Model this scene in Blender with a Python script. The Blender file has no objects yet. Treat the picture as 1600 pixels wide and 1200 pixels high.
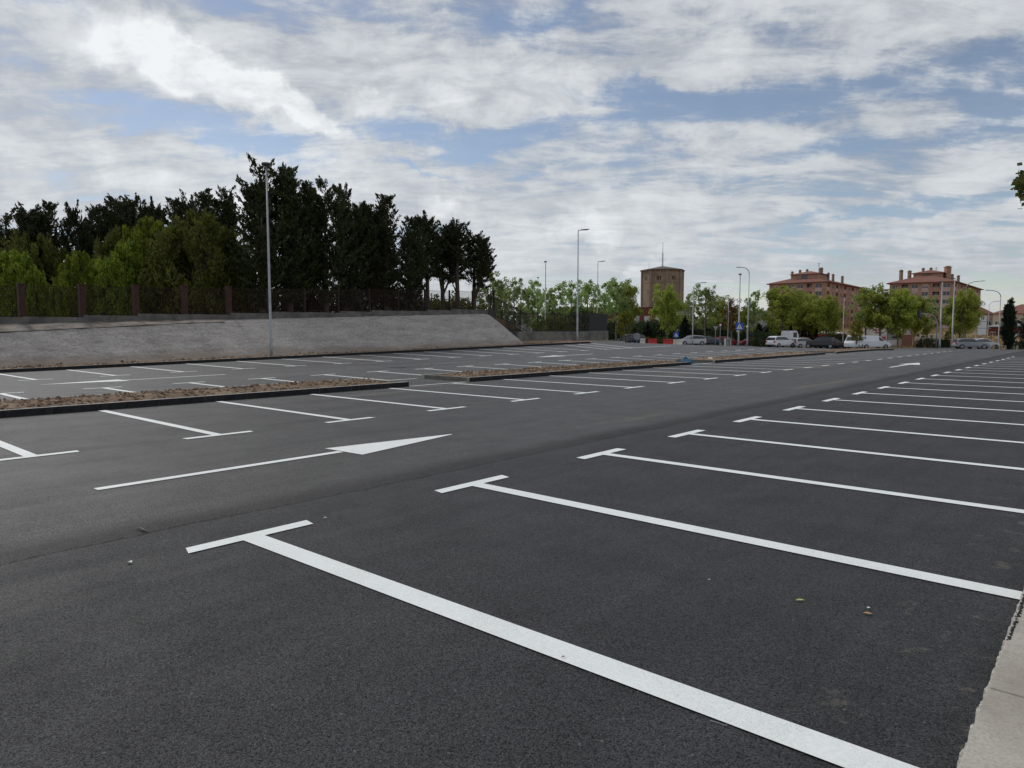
import bpy, math, random
import numpy as np
from mathutils import Vector
R = math.radians
# ---------------------------------------------------------------- camera
F, PIT, YAW, H = 1080.0, .0758, .7215, 1.635
CS, SN = math.cos(YAW), math.sin(YAW)
scene = bpy.context.scene
COL = scene.collection
cd = bpy.data.cameras.new('camera'); cam = bpy.data.objects.new('camera', cd); COL.objects.link(cam)
cam.location = (0, 0, H); cam.rotation_euler = (math.pi/2-PIT, 0, YAW)
cd.sensor_width = 36; cd.lens = F/1600*36; cd.clip_end = 8000; cd.clip_start = .05
scene.camera = cam
scene.view_settings.view_transform = 'Standard'; scene.view_settings.look = 'None'
scene.view_settings.exposure = 0.08; scene.view_settings.gamma = 1
# ---------------------------------------------------------------- sun and sky
SUN_AZ, SUN_EL = R(88), R(44)            # azimuth from +Y towards -X
sl = bpy.data.lights.new('sun', 'SUN'); so = bpy.data.objects.new('sun', sl); COL.objects.link(so)
sdir = Vector((-math.sin(SUN_AZ)*math.cos(SUN_EL), math.cos(SUN_AZ)*math.cos(SUN_EL), math.sin(SUN_EL)))
so.rotation_euler = sdir.to_track_quat('Z', 'Y').to_euler(); so.location = (0, 0, 60)
sl.energy = 1.4; sl.angle = R(10); sl.color = (1, .96, .9)

def ray(px, py):
    fw = np.array([-SN*math.cos(PIT), CS*math.cos(PIT), -math.sin(PIT)]); r = np.array([CS, SN, 0]); u = np.cross(r, fw)
    v = fw+r*(px-800)/F+u*(600-py)/F
    return v/np.linalg.norm(v)
def azel(px, py):
    v = ray(px, py); return math.atan2(-v[0], v[1]), math.asin(v[2])

W = bpy.data.worlds.new('World'); scene.world = W; W.use_nodes = True
nt = W.node_tree; nt.nodes.clear()
class NB:
    """tiny node builder"""
    def __init__(s, nt): s.nt = nt
    def n(s, t, **k):
        o = s.nt.nodes.new(t)
        for a, b in k.items(): setattr(o, a, b)
        return o
    def put(s, sock, v):
        if v is None: return
        if hasattr(v, 'links'): s.nt.links.new(v, sock)
        else: sock.default_value = v
    def m(s, op, a, b=None, c=None, clamp=False):
        o = s.n('ShaderNodeMath', operation=op, use_clamp=clamp)
        s.put(o.inputs[0], a); s.put(o.inputs[1], b); s.put(o.inputs[2], c); return o.outputs[0]
    def noise(s, vec, scale, detail=4, rough=.55, dist=0, lac=2.0):
        o = s.n('ShaderNodeTexNoise'); s.put(o.inputs['Vector'], vec); o.inputs['Scale'].default_value = scale
        o.inputs['Detail'].default_value = detail; o.inputs['Roughness'].default_value = rough; o.inputs['Distortion'].default_value = dist
        return o.outputs['Fac']
    def vor(s, vec, scale, out='Distance'):
        o = s.n('ShaderNodeTexVoronoi'); s.put(o.inputs['Vector'], vec); o.inputs['Scale'].default_value = scale; return o.outputs[out]
    def mapr(s, v, a, b, c=0, d=1, smooth=True):
        o = s.n('ShaderNodeMapRange'); o.interpolation_type = 'SMOOTHSTEP' if smooth else 'LINEAR'
        s.put(o.inputs[0], v)
        for i, q in zip((1, 2, 3, 4), (a, b, c, d)): s.put(o.inputs[i], q)
        return o.outputs[0]
    def mix(s, f, a, b):
        o = s.n('ShaderNodeMix', data_type='RGBA'); s.put(o.inputs[0], f)
        for i, q in ((6, a), (7, b)):
            if isinstance(q, (tuple, list)): q = (*q[:3], 1)
            s.put(o.inputs[i], q)
        return o.outputs[2]
    def scale(s, vec, sc, loc=(0, 0, 0), rot=(0, 0, 0)):
        o = s.n('ShaderNodeMapping'); s.put(o.inputs[0], vec); o.inputs['Scale'].default_value = sc
        o.inputs['Location'].default_value = loc; o.inputs['Rotation'].default_value = rot; return o.outputs[0]
b = NB(nt)
sky = b.n('ShaderNodeTexSky', sky_type='NISHITA'); sky.sun_disc = False
sky.sun_elevation = SUN_EL; sky.sun_rotation = -SUN_AZ; sky.altitude = 900; sky.air_density = 1.0; sky.dust_density = .6; sky.ozone_density = 1.6
tc = b.n('ShaderNodeTexCoord'); D = tc.outputs['Generated']
sx = b.n('ShaderNodeSeparateXYZ'); b.put(sx.inputs[0], D)
x, y, z = sx.outputs
zc = b.m('MAXIMUM', z, 0.0)
inv = b.m('DIVIDE', 1.0, b.m('ADD', zc, .16))
cx_ = b.n('ShaderNodeCombineXYZ'); b.put(cx_.inputs[0], b.m('MULTIPLY', x, inv)); b.put(cx_.inputs[1], b.m('MULTIPLY', y, inv)); b.put(cx_.inputs[2], .3)
Pl = b.scale(cx_.outputs[0], (1, 1, 1), rot=(0, 0, -YAW))          # cloud sheet seen from below; x runs across the view
warpn = b.n('ShaderNodeTexNoise'); b.put(warpn.inputs[0], D); warpn.inputs['Scale'].default_value = 9; warpn.inputs['Detail'].default_value = 5; warpn.inputs['Roughness'].default_value = .6
ws = b.n('ShaderNodeSeparateColor'); b.put(ws.inputs[0], warpn.outputs['Color'])
az = b.m('ARCTAN2', b.m('MULTIPLY', x, -1.0), y); el = b.m('ARCSINE', z)
azw = b.m('MULTIPLY_ADD', b.m('SUBTRACT', ws.outputs[0], .5), .11, az)
elw = b.m('MULTIPLY_ADD', b.m('SUBTRACT', ws.outputs[1], .5), .075, el)
wv = b.n('ShaderNodeVectorMath', operation='SUBTRACT'); b.put(wv.inputs[0], warpn.outputs['Color']); wv.inputs[1].default_value = (.5, .5, .5)
wv2 = b.n('ShaderNodeVectorMath', operation='MULTIPLY_ADD'); b.put(wv2.inputs[0], wv.outputs[0]); wv2.inputs[1].default_value = (.13, .13, .11); b.put(wv2.inputs[2], D)
DW = wv2.outputs[0]
def blob(px, py, rx, ry, rot=0, amp=1.0, sharp=False):
    """a patch of cloud or of open sky in a fixed direction; radii in degrees/ (1080 per radian) units"""
    c0 = ray(px, py); ex = ray(px+1, py)-c0; ey = c0-ray(px, py+1); c, s_ = math.cos(R(rot)), math.sin(R(rot))
    def inv_(e): return e/np.dot(e, e)
    ex, ey = inv_(ex), inv_(ey); e1 = (ex*c-ey*s_*1.0)/rx; e2 = (ex*s_+ey*c)/ry
    if rot: e1 = (ex*c+ey*s_)/rx; e2 = (-ex*s_+ey*c)/ry
    def dot(e):
        o = b.n('ShaderNodeVectorMath', operation='DOT_PRODUCT'); b.put(o.inputs[0], DW); o.inputs[1].default_value = tuple(e); return b.m('SUBTRACT', o.outputs['Value'], float(np.dot(e, c0)))
    u, v = dot(e1), dot(e2)
    q = b.m('ADD', b.m('MULTIPLY', u, u), b.m('MULTIPLY', v, v))
    if sharp: g = b.mapr(q, .1, 1.6, 1, 0)
    else: g = b.m('EXPONENT', b.m('MULTIPLY', q, -1.0))
    return b.m('MULTIPLY', g, amp)
def total(l):
    o = l[0]
    for k in l[1:]: o = b.m('ADD', o, k)
    return o
n1 = b.noise(b.scale(Pl, (.9, 2.0, 1), rot=(0, 0, .12)), 1.7, 9, .62, .3)
n2 = b.noise(b.scale(Pl, (1, 1.5, 1), loc=(5, 3, 0)), 3.4, 9, .66, .35)
n3 = b.noise(D, 9, 6, .6, .3)
n4 = b.noise(D, 26, 5, .6, .6)
open_sky = total([blob(370, 222, 190, 26, -6, 1.0), blob(640, 205, 170, 26, -4, .8), blob(1010, 150, 130, 16, -8, .7), blob(900, 195, 130, 18, 3, .55),
                  blob(1280, 150, 230, 28, 3, .62), blob(1575, 160, 90, 36, 0, .9), blob(1300, 235, 110, 16, 4, .55), blob(1480, 322, 190, 16, 3, .75),
                  blob(1380, 375, 300, 10, 0, .45), blob(850, 22, 90, 24, 20, .5), blob(100, 8, 80, 10, 0, .5), blob(650, 260, 70, 7, -8, .7),
                  blob(1190, 470, 60, 26, 0, .6), blob(1560, 455, 120, 26, 0, .5), blob(1250, 350, 200, 8, 0, .35), blob(800, 395, 120, 10, 0, .3)])
cov = b.m('ADD', b.mapr(n1, .34, .60, .30, 1.0), b.mapr(n2, .35, .68, -.25, .28))
bright = total([blob(240, 85, 95, 58, -8, .85, True), blob(330, 125, 120, 46, -18, .8, True), blob(430, 160, 110, 25, -18, .7, True), blob(320, 120, 230, 80, -16, .22),
                blob(575, 155, 48, 20, -8, .35, True), blob(690, 160, 42, 26, 0, .38, True), blob(715, 50, 32, 28, 0, .25, True), blob(775, 70, 40, 20, 0, .22, True),
                blob(920, 345, 66, 22, 0, .42, True), blob(900, 285, 70, 44, 0, .3, True), blob(685, 328, 34, 16, 0, .4, True), blob(1010, 418, 46, 15, 0, .4, True),
                blob(300, 285, 330, 60, -4, .26), blob(60, 60, 160, 40, -10, .2), blob(750, 320, 320, 80, 0, .2), blob(1060, 80, 260, 60, 0, .12), blob(500, 320, 250, 30, 0, .2)])
cover = b.m('ADD', b.m('SUBTRACT', cov, open_sky), b.m('MULTIPLY', bright, .9))
cover = b.m('ADD', cover, b.mapr(n3, .3, .7, -.16, .16))
cover = b.mapr(cover, .02, .85, .12, .97)
lum = b.m('ADD', b.m('ADD', b.m('MULTIPLY', b.mapr(n2, .36, .64, -.19, .19), b.mapr(z, .03, .4, .45, 1.0)), .15), b.mapr(n1, .36, .6, .03, .24))
lum = b.m('ADD', lum, b.m('MULTIPLY', b.m('MINIMUM', bright, .78), b.m('MULTIPLY', b.mapr(n3, .25, .7, .5, .85), b.mapr(n4, .3, .7, .85, 1.1))))
lum = b.m('ADD', lum, b.mapr(n3, .32, .68, -.12, .12), clamp=True)
S = 10.0
ccol = b.mix(lum, (.345*S, .37*S, .415*S), (.84*S, .87*S, .89*S))
skm = b.n('ShaderNodeMix', data_type='RGBA', blend_type='MULTIPLY'); skm.inputs[0].default_value = 1
b.put(skm.inputs[6], sky.outputs[0]); skm.inputs[7].default_value = (1.05, .95, .88, 1)
bg = b.n('ShaderNodeBackground'); b.put(bg.inputs[0], b.mix(cover, skm.outputs[2], ccol)); bg.inputs[1].default_value = .1
wo = b.n('ShaderNodeOutputWorld'); nt.links.new(bg.outputs[0], wo.inputs[0])

# ---------------------------------------------------------------- helpers
def at(px, d):
    t = (px-800)/F*(d*math.cos(PIT)+.1)
    return (-SN*d+CS*t, CS*d+SN*t)
def zpy(py, d): return H+d*math.tan(math.atan((600-py)/F)-PIT)
def G(px, py, zz=0.0):
    v = ray(px, py); t = (zz-H)/v[2]; return (v[0]*t, v[1]*t)
def sm(x, a, b):
    t = min(1, max(0, (x-a)/(b-a))); return t*t*(3-2*t)
def lin(x, a, b): return min(1, max(0, (x-a)/(b-a)))
def zbank(Y): return 1.9+.035*(min(Y, 46)-8)
def zlot(X, Y):
    d = -SN*X+CS*Y; X6, Y6 = X, Y
    if d > 60: X6, Y6 = X*60/d, Y*60/d
    w = .0165*max(0, min(Y6, 52)-7)*lin(-X6, 18, 33)
    return w-.021*max(0, min(d, 112)-59)
def gz(X, Y):
    z = zlot(X, Y); d = -SN*X+CS*Y
    if X < -39.41 and d < 110:
        z = zbank(Y)+(z-zbank(Y))*sm(Y, 42, 50)
    if d > 112:
        t = (CS*X+SN*Y)/d
        z += 3.5*sm(t, .40, .46)*sm(d, 122, 205)
    return z

_mats = {}
def mat(name, fn=None, col=(.5, .5, .5), rough=.7, metal=0, spec=.5, var=0, vscale=4, bump=0, bscale=20):
    if name in _mats: return _mats[name]
    m = bpy.data.materials.new(name); m.use_nodes = True; _mats[name] = m
    nt = m.node_tree; p = nt.nodes['Principled BSDF']; b = NB(nt)
    p.inputs['Roughness'].default_value = rough; p.inputs['Metallic'].default_value = metal
    p.inputs['Specular IOR Level'].default_value = spec
    g = b.n('ShaderNodeNewGeometry').outputs['Position']
    if fn: fn(b, p, g)
    else:
        if var:
            n = b.noise(g, vscale, 5, .65)
            b.put(p.inputs['Base Color'], b.mix(b.mapr(n, .3, .7), [c*(1-var) for c in col], [min(1, c*(1+var)) for c in col]))
        else: p.inputs['Base Color'].default_value = (*col, 1)
    if bump:
        bn = b.n('ShaderNodeBump'); bn.inputs['Strength'].default_value = bump; bn.inputs['Distance'].default_value = .02
        b.put(bn.inputs['Height'], b.noise(g, bscale, 4, .6)); b.put(p.inputs['Normal'], bn.outputs[0])
    return m

def f_asphalt(b, p, g):
    s = b.n('ShaderNodeSeparateXYZ'); b.put(s.inputs[0], g)
    wob = b.noise(g, .55, 3, .6); fine = b.noise(g, 17, 4, .75)
    xe = b.m('ADD', b.m('ADD', s.outputs[0], b.m('MULTIPLY', b.m('SUBTRACT', wob, .5), .35)), b.m('MULTIPLY', b.m('SUBTRACT', fine, .5), .05))
    aisle = b.m('SUBTRACT', b.mapr(xe, -5.86, -5.80, 1, 0), b.mapr(xe, -10.9, -10.2, .1, 0))
    streak = b.noise(b.scale(g, (1.6, .05, 1)), 1.3, 5, .6)
    streak2 = b.noise(b.scale(g, (5, .12, 1)), 1.3, 4, .6)
    blot = b.noise(g, .28, 5, .6); blot2 = b.noise(g, 1.4, 5, .65)
    # stone chips
    v = b.n('ShaderNodeTexVoronoi'); b.put(v.inputs['Vector'], g); v.inputs['Scale'].default_value = 150
    cc = b.n('ShaderNodeSeparateColor'); b.put(cc.inputs[0], v.outputs['Color'])
    chip = b.m('MULTIPLY', b.mapr(cc.outputs[0], .15, 1.0, .3, 2.3, False), b.mapr(b.noise(g, 300, 2, .7), .3, .7, .6, 1.4))
    v2 = b.n('ShaderNodeTexVoronoi'); b.put(v2.inputs['Vector'], g); v2.inputs['Scale'].default_value = 26
    cc2 = b.n('ShaderNodeSeparateColor'); b.put(cc2.inputs[0], v2.outputs['Color'])
    gross = b.m('MULTIPLY', b.mapr(cc2.outputs[1], .90, .97), b.mapr(v2.outputs['Distance'], .1, .22, 1, 0))
    k = b.m('MULTIPLY', chip, b.mapr(streak, .32, .68, .68, 1.34))
    k = b.m('MULTIPLY', k, b.mapr(streak2, .3, .7, .88, 1.12))
    k = b.m('MULTIPLY', k, b.mapr(blot, .3, .7, .86, 1.14)); k = b.m('MULTIPLY', k, b.mapr(blot2, .3, .7, .93, 1.07))
    base = b.mix(aisle, (.0195, .0195, .021), (.038, .0365, .0355))
    base = b.mix(b.mapr(s.outputs[0], -10.5, -24), base, (.062, .061, .062))  # paler towards the far lot, with grazing sky glare painted into the colour
    # pale dusty tracks left on the aisle
    dust = b.m('MULTIPLY', b.mapr(b.noise(b.scale(g, (1, .09, 1), loc=(3, 1, 0)), 1.1, 5, .62), .55, .72), b.mapr(s.outputs[1], 6, 13))
    base = b.mix(b.m('MULTIPLY', b.m('MULTIPLY', dust, aisle), .5), base, (.15, .115, .08))
    mm = b.n('ShaderNodeVectorMath', operation='SCALE'); b.put(mm.inputs[0], base); b.put(mm.inputs[3], k)
    col = b.mix(b.m('MULTIPLY', gross, .5), mm.outputs[0], (.20, .195, .19))
    # darker tar line along the paving joint
    joint = b.m('MULTIPLY', b.mapr(b.m('ABSOLUTE', b.m('ADD', xe, 5.85)), .0, .05, 1, 0), b.mapr(fine, .3, .7, .5, .95))
    band = b.m('MULTIPLY', b.m('MULTIPLY', b.mapr(xe, -6.5, -5.95, 0, 1), b.mapr(xe, -5.88, -5.84, 1, 0)), .5)
    tar_shade = b.m('MAXIMUM', joint, band); col = b.mix(tar_shade, col, (.020, .019, .019))
    # dusty spots close to the pavement
    ds = b.m('MULTIPLY', b.mapr(b.noise(g, 4.2, 7, .75), .56, .68), b.mapr(s.outputs[0], -1.3, -.6))
    col = b.mix(b.m('MULTIPLY', ds, .55), col, (.17, .15, .125))
    b.put(p.inputs['Base Color'], col)
    b.put(p.inputs['Roughness'], b.m('ADD', b.m('ADD', b.mapr(streak, .3, .7, .60, .78), b.mapr(blot, .3, .7, -.05, .05)), b.m('SUBTRACT', b.m('MULTIPLY', tar_shade, .25), b.m('MULTIPLY', aisle, .13))))
    b.put(p.inputs['Specular IOR Level'], b.m('MULTIPLY', b.m('MULTIPLY', b.mapr(cc.outputs[1], .1, .95, .17, .72, False), b.mapr(blot2, .3, .7, .85, 1.15)), b.m('SUBTRACT', 1.0, b.m('MULTIPLY', tar_shade, .85))))
    h = b.m('ADD', b.m('ADD', b.m('MULTIPLY', v.outputs['Distance'], -.6), b.m('MULTIPLY', cc.outputs[2], .7)), b.m('MULTIPLY', b.noise(g, 240, 2, .6), .3))
    bn = b.n('ShaderNodeBump'); bn.inputs['Strength'].default_value = .8; bn.inputs['Distance'].default_value = .005
    b.put(bn.inputs['Height'], h); b.put(p.inputs['Normal'], bn.outputs[0])
def f_paint(b, p, g):
    n = b.noise(g, 60, 5, .7); n2 = b.noise(g, 2.2, 4, .6)
    v = b.n('ShaderNodeTexVoronoi'); b.put(v.inputs['Vector'], g); v.inputs['Scale'].default_value = 110
    pin = b.m('MULTIPLY', b.mapr(b.noise(g, 170, 2, .5), .62, .68), b.mapr(n2, .40, .6))
    col = b.mix(b.mapr(n, .3, .7), (.74, .77, .75), (.86, .88, .86))
    col = b.mix(b.mapr(n2, .35, .75, 0, .25), col, (.66, .66, .63))
    col = b.mix(b.m('MULTIPLY', pin, .8), col, (.12, .12, .12))
    b.put(p.inputs['Base Color'], col)
    bn = b.n('ShaderNodeBump'); bn.inputs['Strength'].default_value = .3; bn.inputs['Distance'].default_value = .003
    b.put(bn.inputs['Height'], b.noise(g, 130, 3, .6)); b.put(p.inputs['Normal'], bn.outputs[0])
def f_soil(b, p, g):
    n = b.noise(g, 1.2, 6, .65); n2 = b.noise(g, 14, 5, .7)
    c = b.mix(b.mapr(n, .3, .7), (.18, .125, .082), (.34, .245, .175)); c = b.mix(b.mapr(n2, .35, .7, 0, .7), c, (.10, .07, .05))
    b.put(p.inputs['Base Color'], c)
    bn = b.n('ShaderNodeBump'); bn.inputs['Strength'].default_value = .8; bn.inputs['Distance'].default_value = .05
    b.put(bn.inputs['Height'], b.noise(g, 12, 6, .7)); b.put(p.inputs['Normal'], bn.outputs[0])
def f_ground(b, p, g):
    n = b.noise(g, .05, 6, .65); n2 = b.noise(g, .6, 6, .7)
    c = b.mix(b.mapr(n, .35, .65), (.19, .125, .07), (.30, .225, .12)); c = b.mix(b.mapr(n2, .45, .75, 0, .6), c, (.09, .085, .04))
    b.put(p.inputs['Base Color'], c)
def f_bank(b, p, g):
    s = b.n('ShaderNodeSeparateXYZ'); b.put(s.inputs[0], g)
    n = b.noise(b.scale(g, (1, .35, 1.2)), 1.3, 6, .7); n2 = b.noise(b.scale(g, (1, .3, 1.3)), 5, 6, .75); n3 = b.noise(g, 7.5, 4, .8)
    c = b.mix(b.mapr(n, .3, .7), (.29, .26, .24), (.46, .425, .395))
    c = b.mix(b.mapr(n2, .4, .7, 0, .55), c, (.54, .52, .50)); c = b.mix(b.mapr(n3, .45, .7, 0, .65), c, (.15, .14, .135))
    c = b.mix(b.mapr(b.noise(g, 11, 4, .75), .55, .68, 0, .5), c, (.17, .155, .145))
    hh = b.m('SUBTRACT', s.outputs[2], b.m('MULTIPLY', s.outputs[1], .0165))
    low = b.m('MULTIPLY', b.mapr(b.m('ADD', hh, b.m('MULTIPLY', n, .6)), .35, .85, 1, 0), .6)
    c = b.mix(low, c, (.22, .165, .12))
    b.put(p.inputs['Base Color'], c)
    bn = b.n('ShaderNodeBump'); bn.inputs['Strength'].default_value = 1; bn.inputs['Distance'].default_value = .12
    b.put(bn.inputs['Height'], b.m('ADD', n2, b.m('MULTIPLY', n3, .5))); b.put(p.inputs['Normal'], bn.outputs[0])
def f_pave(b, p, g):
    s = b.n('ShaderNodeSeparateXYZ'); b.put(s.inputs[0], g)
    n = b.noise(g, 2.3, 6, .65); n2 = b.noise(g, 70, 4, .7); n3 = b.noise(b.scale(g, (3, 1, 1)), 7, 4, .6)
    c = b.mix(b.mapr(n, .3, .7), (.31, .275, .235), (.47, .43, .38)); c = b.mix(b.mapr(n2, .4, .7, 0, .5), c, (.22, .19, .165))
    c = b.mix(b.mapr(n3, .62, .75, 0, .4), c, (.25, .2, .165))
    b.put(p.inputs['Base Color'], c)
    bn = b.n('ShaderNodeBump'); bn.inputs['Strength'].default_value = .35; bn.inputs['Distance'].default_value = .004
    b.put(bn.inputs['Height'], n2); b.put(p.inputs['Normal'], bn.outputs[0])
def f_brick(c0, c1, mortar, row=.25):
    def f(b, p, g):
        s = b.n('ShaderNodeSeparateXYZ'); b.put(s.inputs[0], g)
        cmb = b.n('ShaderNodeCombineXYZ'); b.put(cmb.inputs[0], b.m('ADD', s.outputs[0], s.outputs[1])); b.put(cmb.inputs[1], s.outputs[2])
        br = b.n('ShaderNodeTexBrick'); b.put(br.inputs[0], cmb.outputs[0]); br.inputs['Scale'].default_value = 1/row*.25
        br.inputs['Color1'].default_value = (*c0, 1); br.inputs['Color2'].default_value = (*c1, 1); br.inputs['Mortar'].default_value = (*mortar, 1)
        br.inputs['Mortar Size'].default_value = .012
        n = b.noise(g, .5, 5, .6)
        mm = b.n('ShaderNodeVectorMath', operation='SCALE'); b.put(mm.inputs[0], br.outputs[0]); b.put(mm.inputs[3], b.mapr(n, .3, .7, .85, 1.15))
        b.put(p.inputs['Base Color'], mm.outputs[0])
    return f
def leafmat(name, c0, c1, trans=.25, scale=1.2):
    if name in _mats: return _mats[name]
    m = bpy.data.materials.new(name); m.use_nodes = True; _mats[name] = m
    nt = m.node_tree; p = nt.nodes['Principled BSDF']; b = NB(nt)
    oi = b.n('ShaderNodeObjectInfo'); g = b.n('ShaderNodeNewGeometry')
    rnd = b.m('ADD', b.m('MULTIPLY', g.outputs['Random Per Island'], .55), b.m('MULTIPLY', b.mapr(b.noise(g.outputs['Position'], scale, 3, .6), .3, .7), .45))
    c = b.mix(rnd, c0, c1)
    hsv = b.n('ShaderNodeHueSaturation'); b.put(hsv.inputs['Color'], c)
    b.put(hsv.inputs['Value'], b.m('ADD', .8, b.m('MULTIPLY', oi.outputs['Random'], .4))); b.put(hsv.inputs['Hue'], b.m('ADD', .49, b.m('MULTIPLY', oi.outputs['Random'], .02)))
    b.put(p.inputs['Base Color'], hsv.outputs[0]); p.inputs['Roughness'].default_value = .6; p.inputs['Specular IOR Level'].default_value = .25
    if trans:
        t = b.n('ShaderNodeBsdfTranslucent'); b.put(t.inputs[0], hsv.outputs[0])
        mx = b.n('ShaderNodeMixShader'); mx.inputs[0].default_value = trans
        nt.links.new(p.outputs[0], mx.inputs[1]); nt.links.new(t.outputs[0], mx.inputs[2])
        nt.links.new(mx.outputs[0], nt.nodes['Material Output'].inputs[0])
    return m

M_ASPH = mat('asphalt', f_asphalt); M_PAINT = mat('road_paint', f_paint, rough=.6); M_SOIL = mat('turned_soil', f_soil, rough=.95, spec=.2)
M_GROUND = mat('dry_ground', f_ground, rough=.95, spec=.2); M_BANK = mat('sprayed_concrete', f_bank, rough=.9, spec=.3); M_PAVE = mat('paving', f_pave, rough=.8)
M_KERBT = mat('kerb_concrete', col=(.33, .32, .30), rough=.85, var=.25, vscale=6); M_KERBF = mat('tarred_shaded_kerb_face', col=(.022, .022, .024), rough=.85, var=.4, vscale=9, spec=.25)  # near-black kerb face: tar coat plus its shade painted into the colour
M_KERBE = mat('kerb_end_concrete', col=(.15, .145, .12), rough=.85, var=.3, vscale=9)
M_MORTAR = mat('mortar', col=(.42, .40, .36), rough=.9, var=.35, vscale=40, bump=.8, bscale=60)
M_TARSPOT = mat('tar_crumbs', col=(.02, .02, .02), rough=.8)
M_STEEL = mat('galvanised_steel', col=(.30, .31, .33), rough=.5, metal=.4, var=.12, vscale=3)
M_DKSTEEL = mat('dark_steel', col=(.06, .065, .075), rough=.5, metal=.3)
M_GLASS = mat('dark_glass', col=(.02, .025, .03), rough=.08, spec=.8)
M_TYRE = mat('tyre_rubber', col=(.015, .015, .015), rough=.85); M_RIM = mat('wheel_rim', col=(.35, .36, .38), rough=.35, metal=.8)
M_WALLC = mat('weathered_concrete', col=(.15, .15, .135), rough=.9, var=.35, vscale=1.2)
M_WALLF = mat('block_wall', col=(.12, .115, .105), rough=.9, var=.35, vscale=1.6)
M_PILLAR = mat('brick_red_post', col=(.045, .014, .012), rough=.8, var=.25, vscale=3)
M_MESHF = mat('rusty_mesh', col=(.028, .010, .008), rough=.8); M_BLACKF = mat('black_fence_paint', col=(.012, .014, .017), rough=.6)
M_BARK = mat('bark', col=(.07, .055, .042), rough=.95, var=.35, vscale=9, bump=.5); M_BARKL = mat('pale_bark', col=(.16, .145, .115), rough=.9, var=.35, vscale=7)
M_WHITE = mat('white_render', col=(.62, .60, .57), rough=.8, var=.12, vscale=.8); M_CREAM = mat('cream_render', col=(.50, .42, .33), rough=.85, var=.15, vscale=.8)
M_GREYR = mat('grey_render', col=(.27, .27, .27), rough=.85, var=.15, vscale=.8)
M_TILE = mat('clay_roof_tiles', col=(.20, .085, .06), rough=.85, var=.25, vscale=1.5); M_BROOF = mat('brown_roof_tiles', col=(.13, .10, .085), rough=.85, var=.2)
M_APT = mat('orange_brick', f_brick((.40, .225, .16), (.34, .185, .13), (.38, .29, .23)), rough=.85)
M_TOWER = mat('tower_brick', f_brick((.26, .195, .14), (.21, .15, .105), (.31, .25, .19)), rough=.9)
M_RED = mat('red_brick', f_brick((.16, .042, .034), (.135, .036, .03), (.13, .05, .04)), rough=.85)
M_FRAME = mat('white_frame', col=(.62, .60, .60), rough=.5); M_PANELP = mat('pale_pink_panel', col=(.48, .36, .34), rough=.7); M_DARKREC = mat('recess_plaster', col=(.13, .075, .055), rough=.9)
M_PRED = mat('red_plastic', col=(.50, .02, .022), rough=.45, var=.12); M_PWHITE = mat('white_plastic', col=(.66, .64, .56), rough=.5, var=.12)
M_BLUE = mat('sign_blue', col=(.02, .09, .42), rough=.4); M_SWHITE = mat('sign_white', col=(.75, .75, .75), rough=.45); M_SIGNB = mat('sign_back_grey', col=(.28, .29, .31), rough=.5, metal=.4)
M_PINKM = mat('crimson_paint', col=(.42, .05, .08), rough=.7); M_BILLB = mat('billboard_sheet', col=(.62, .64, .67), rough=.6, var=.05)

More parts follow.
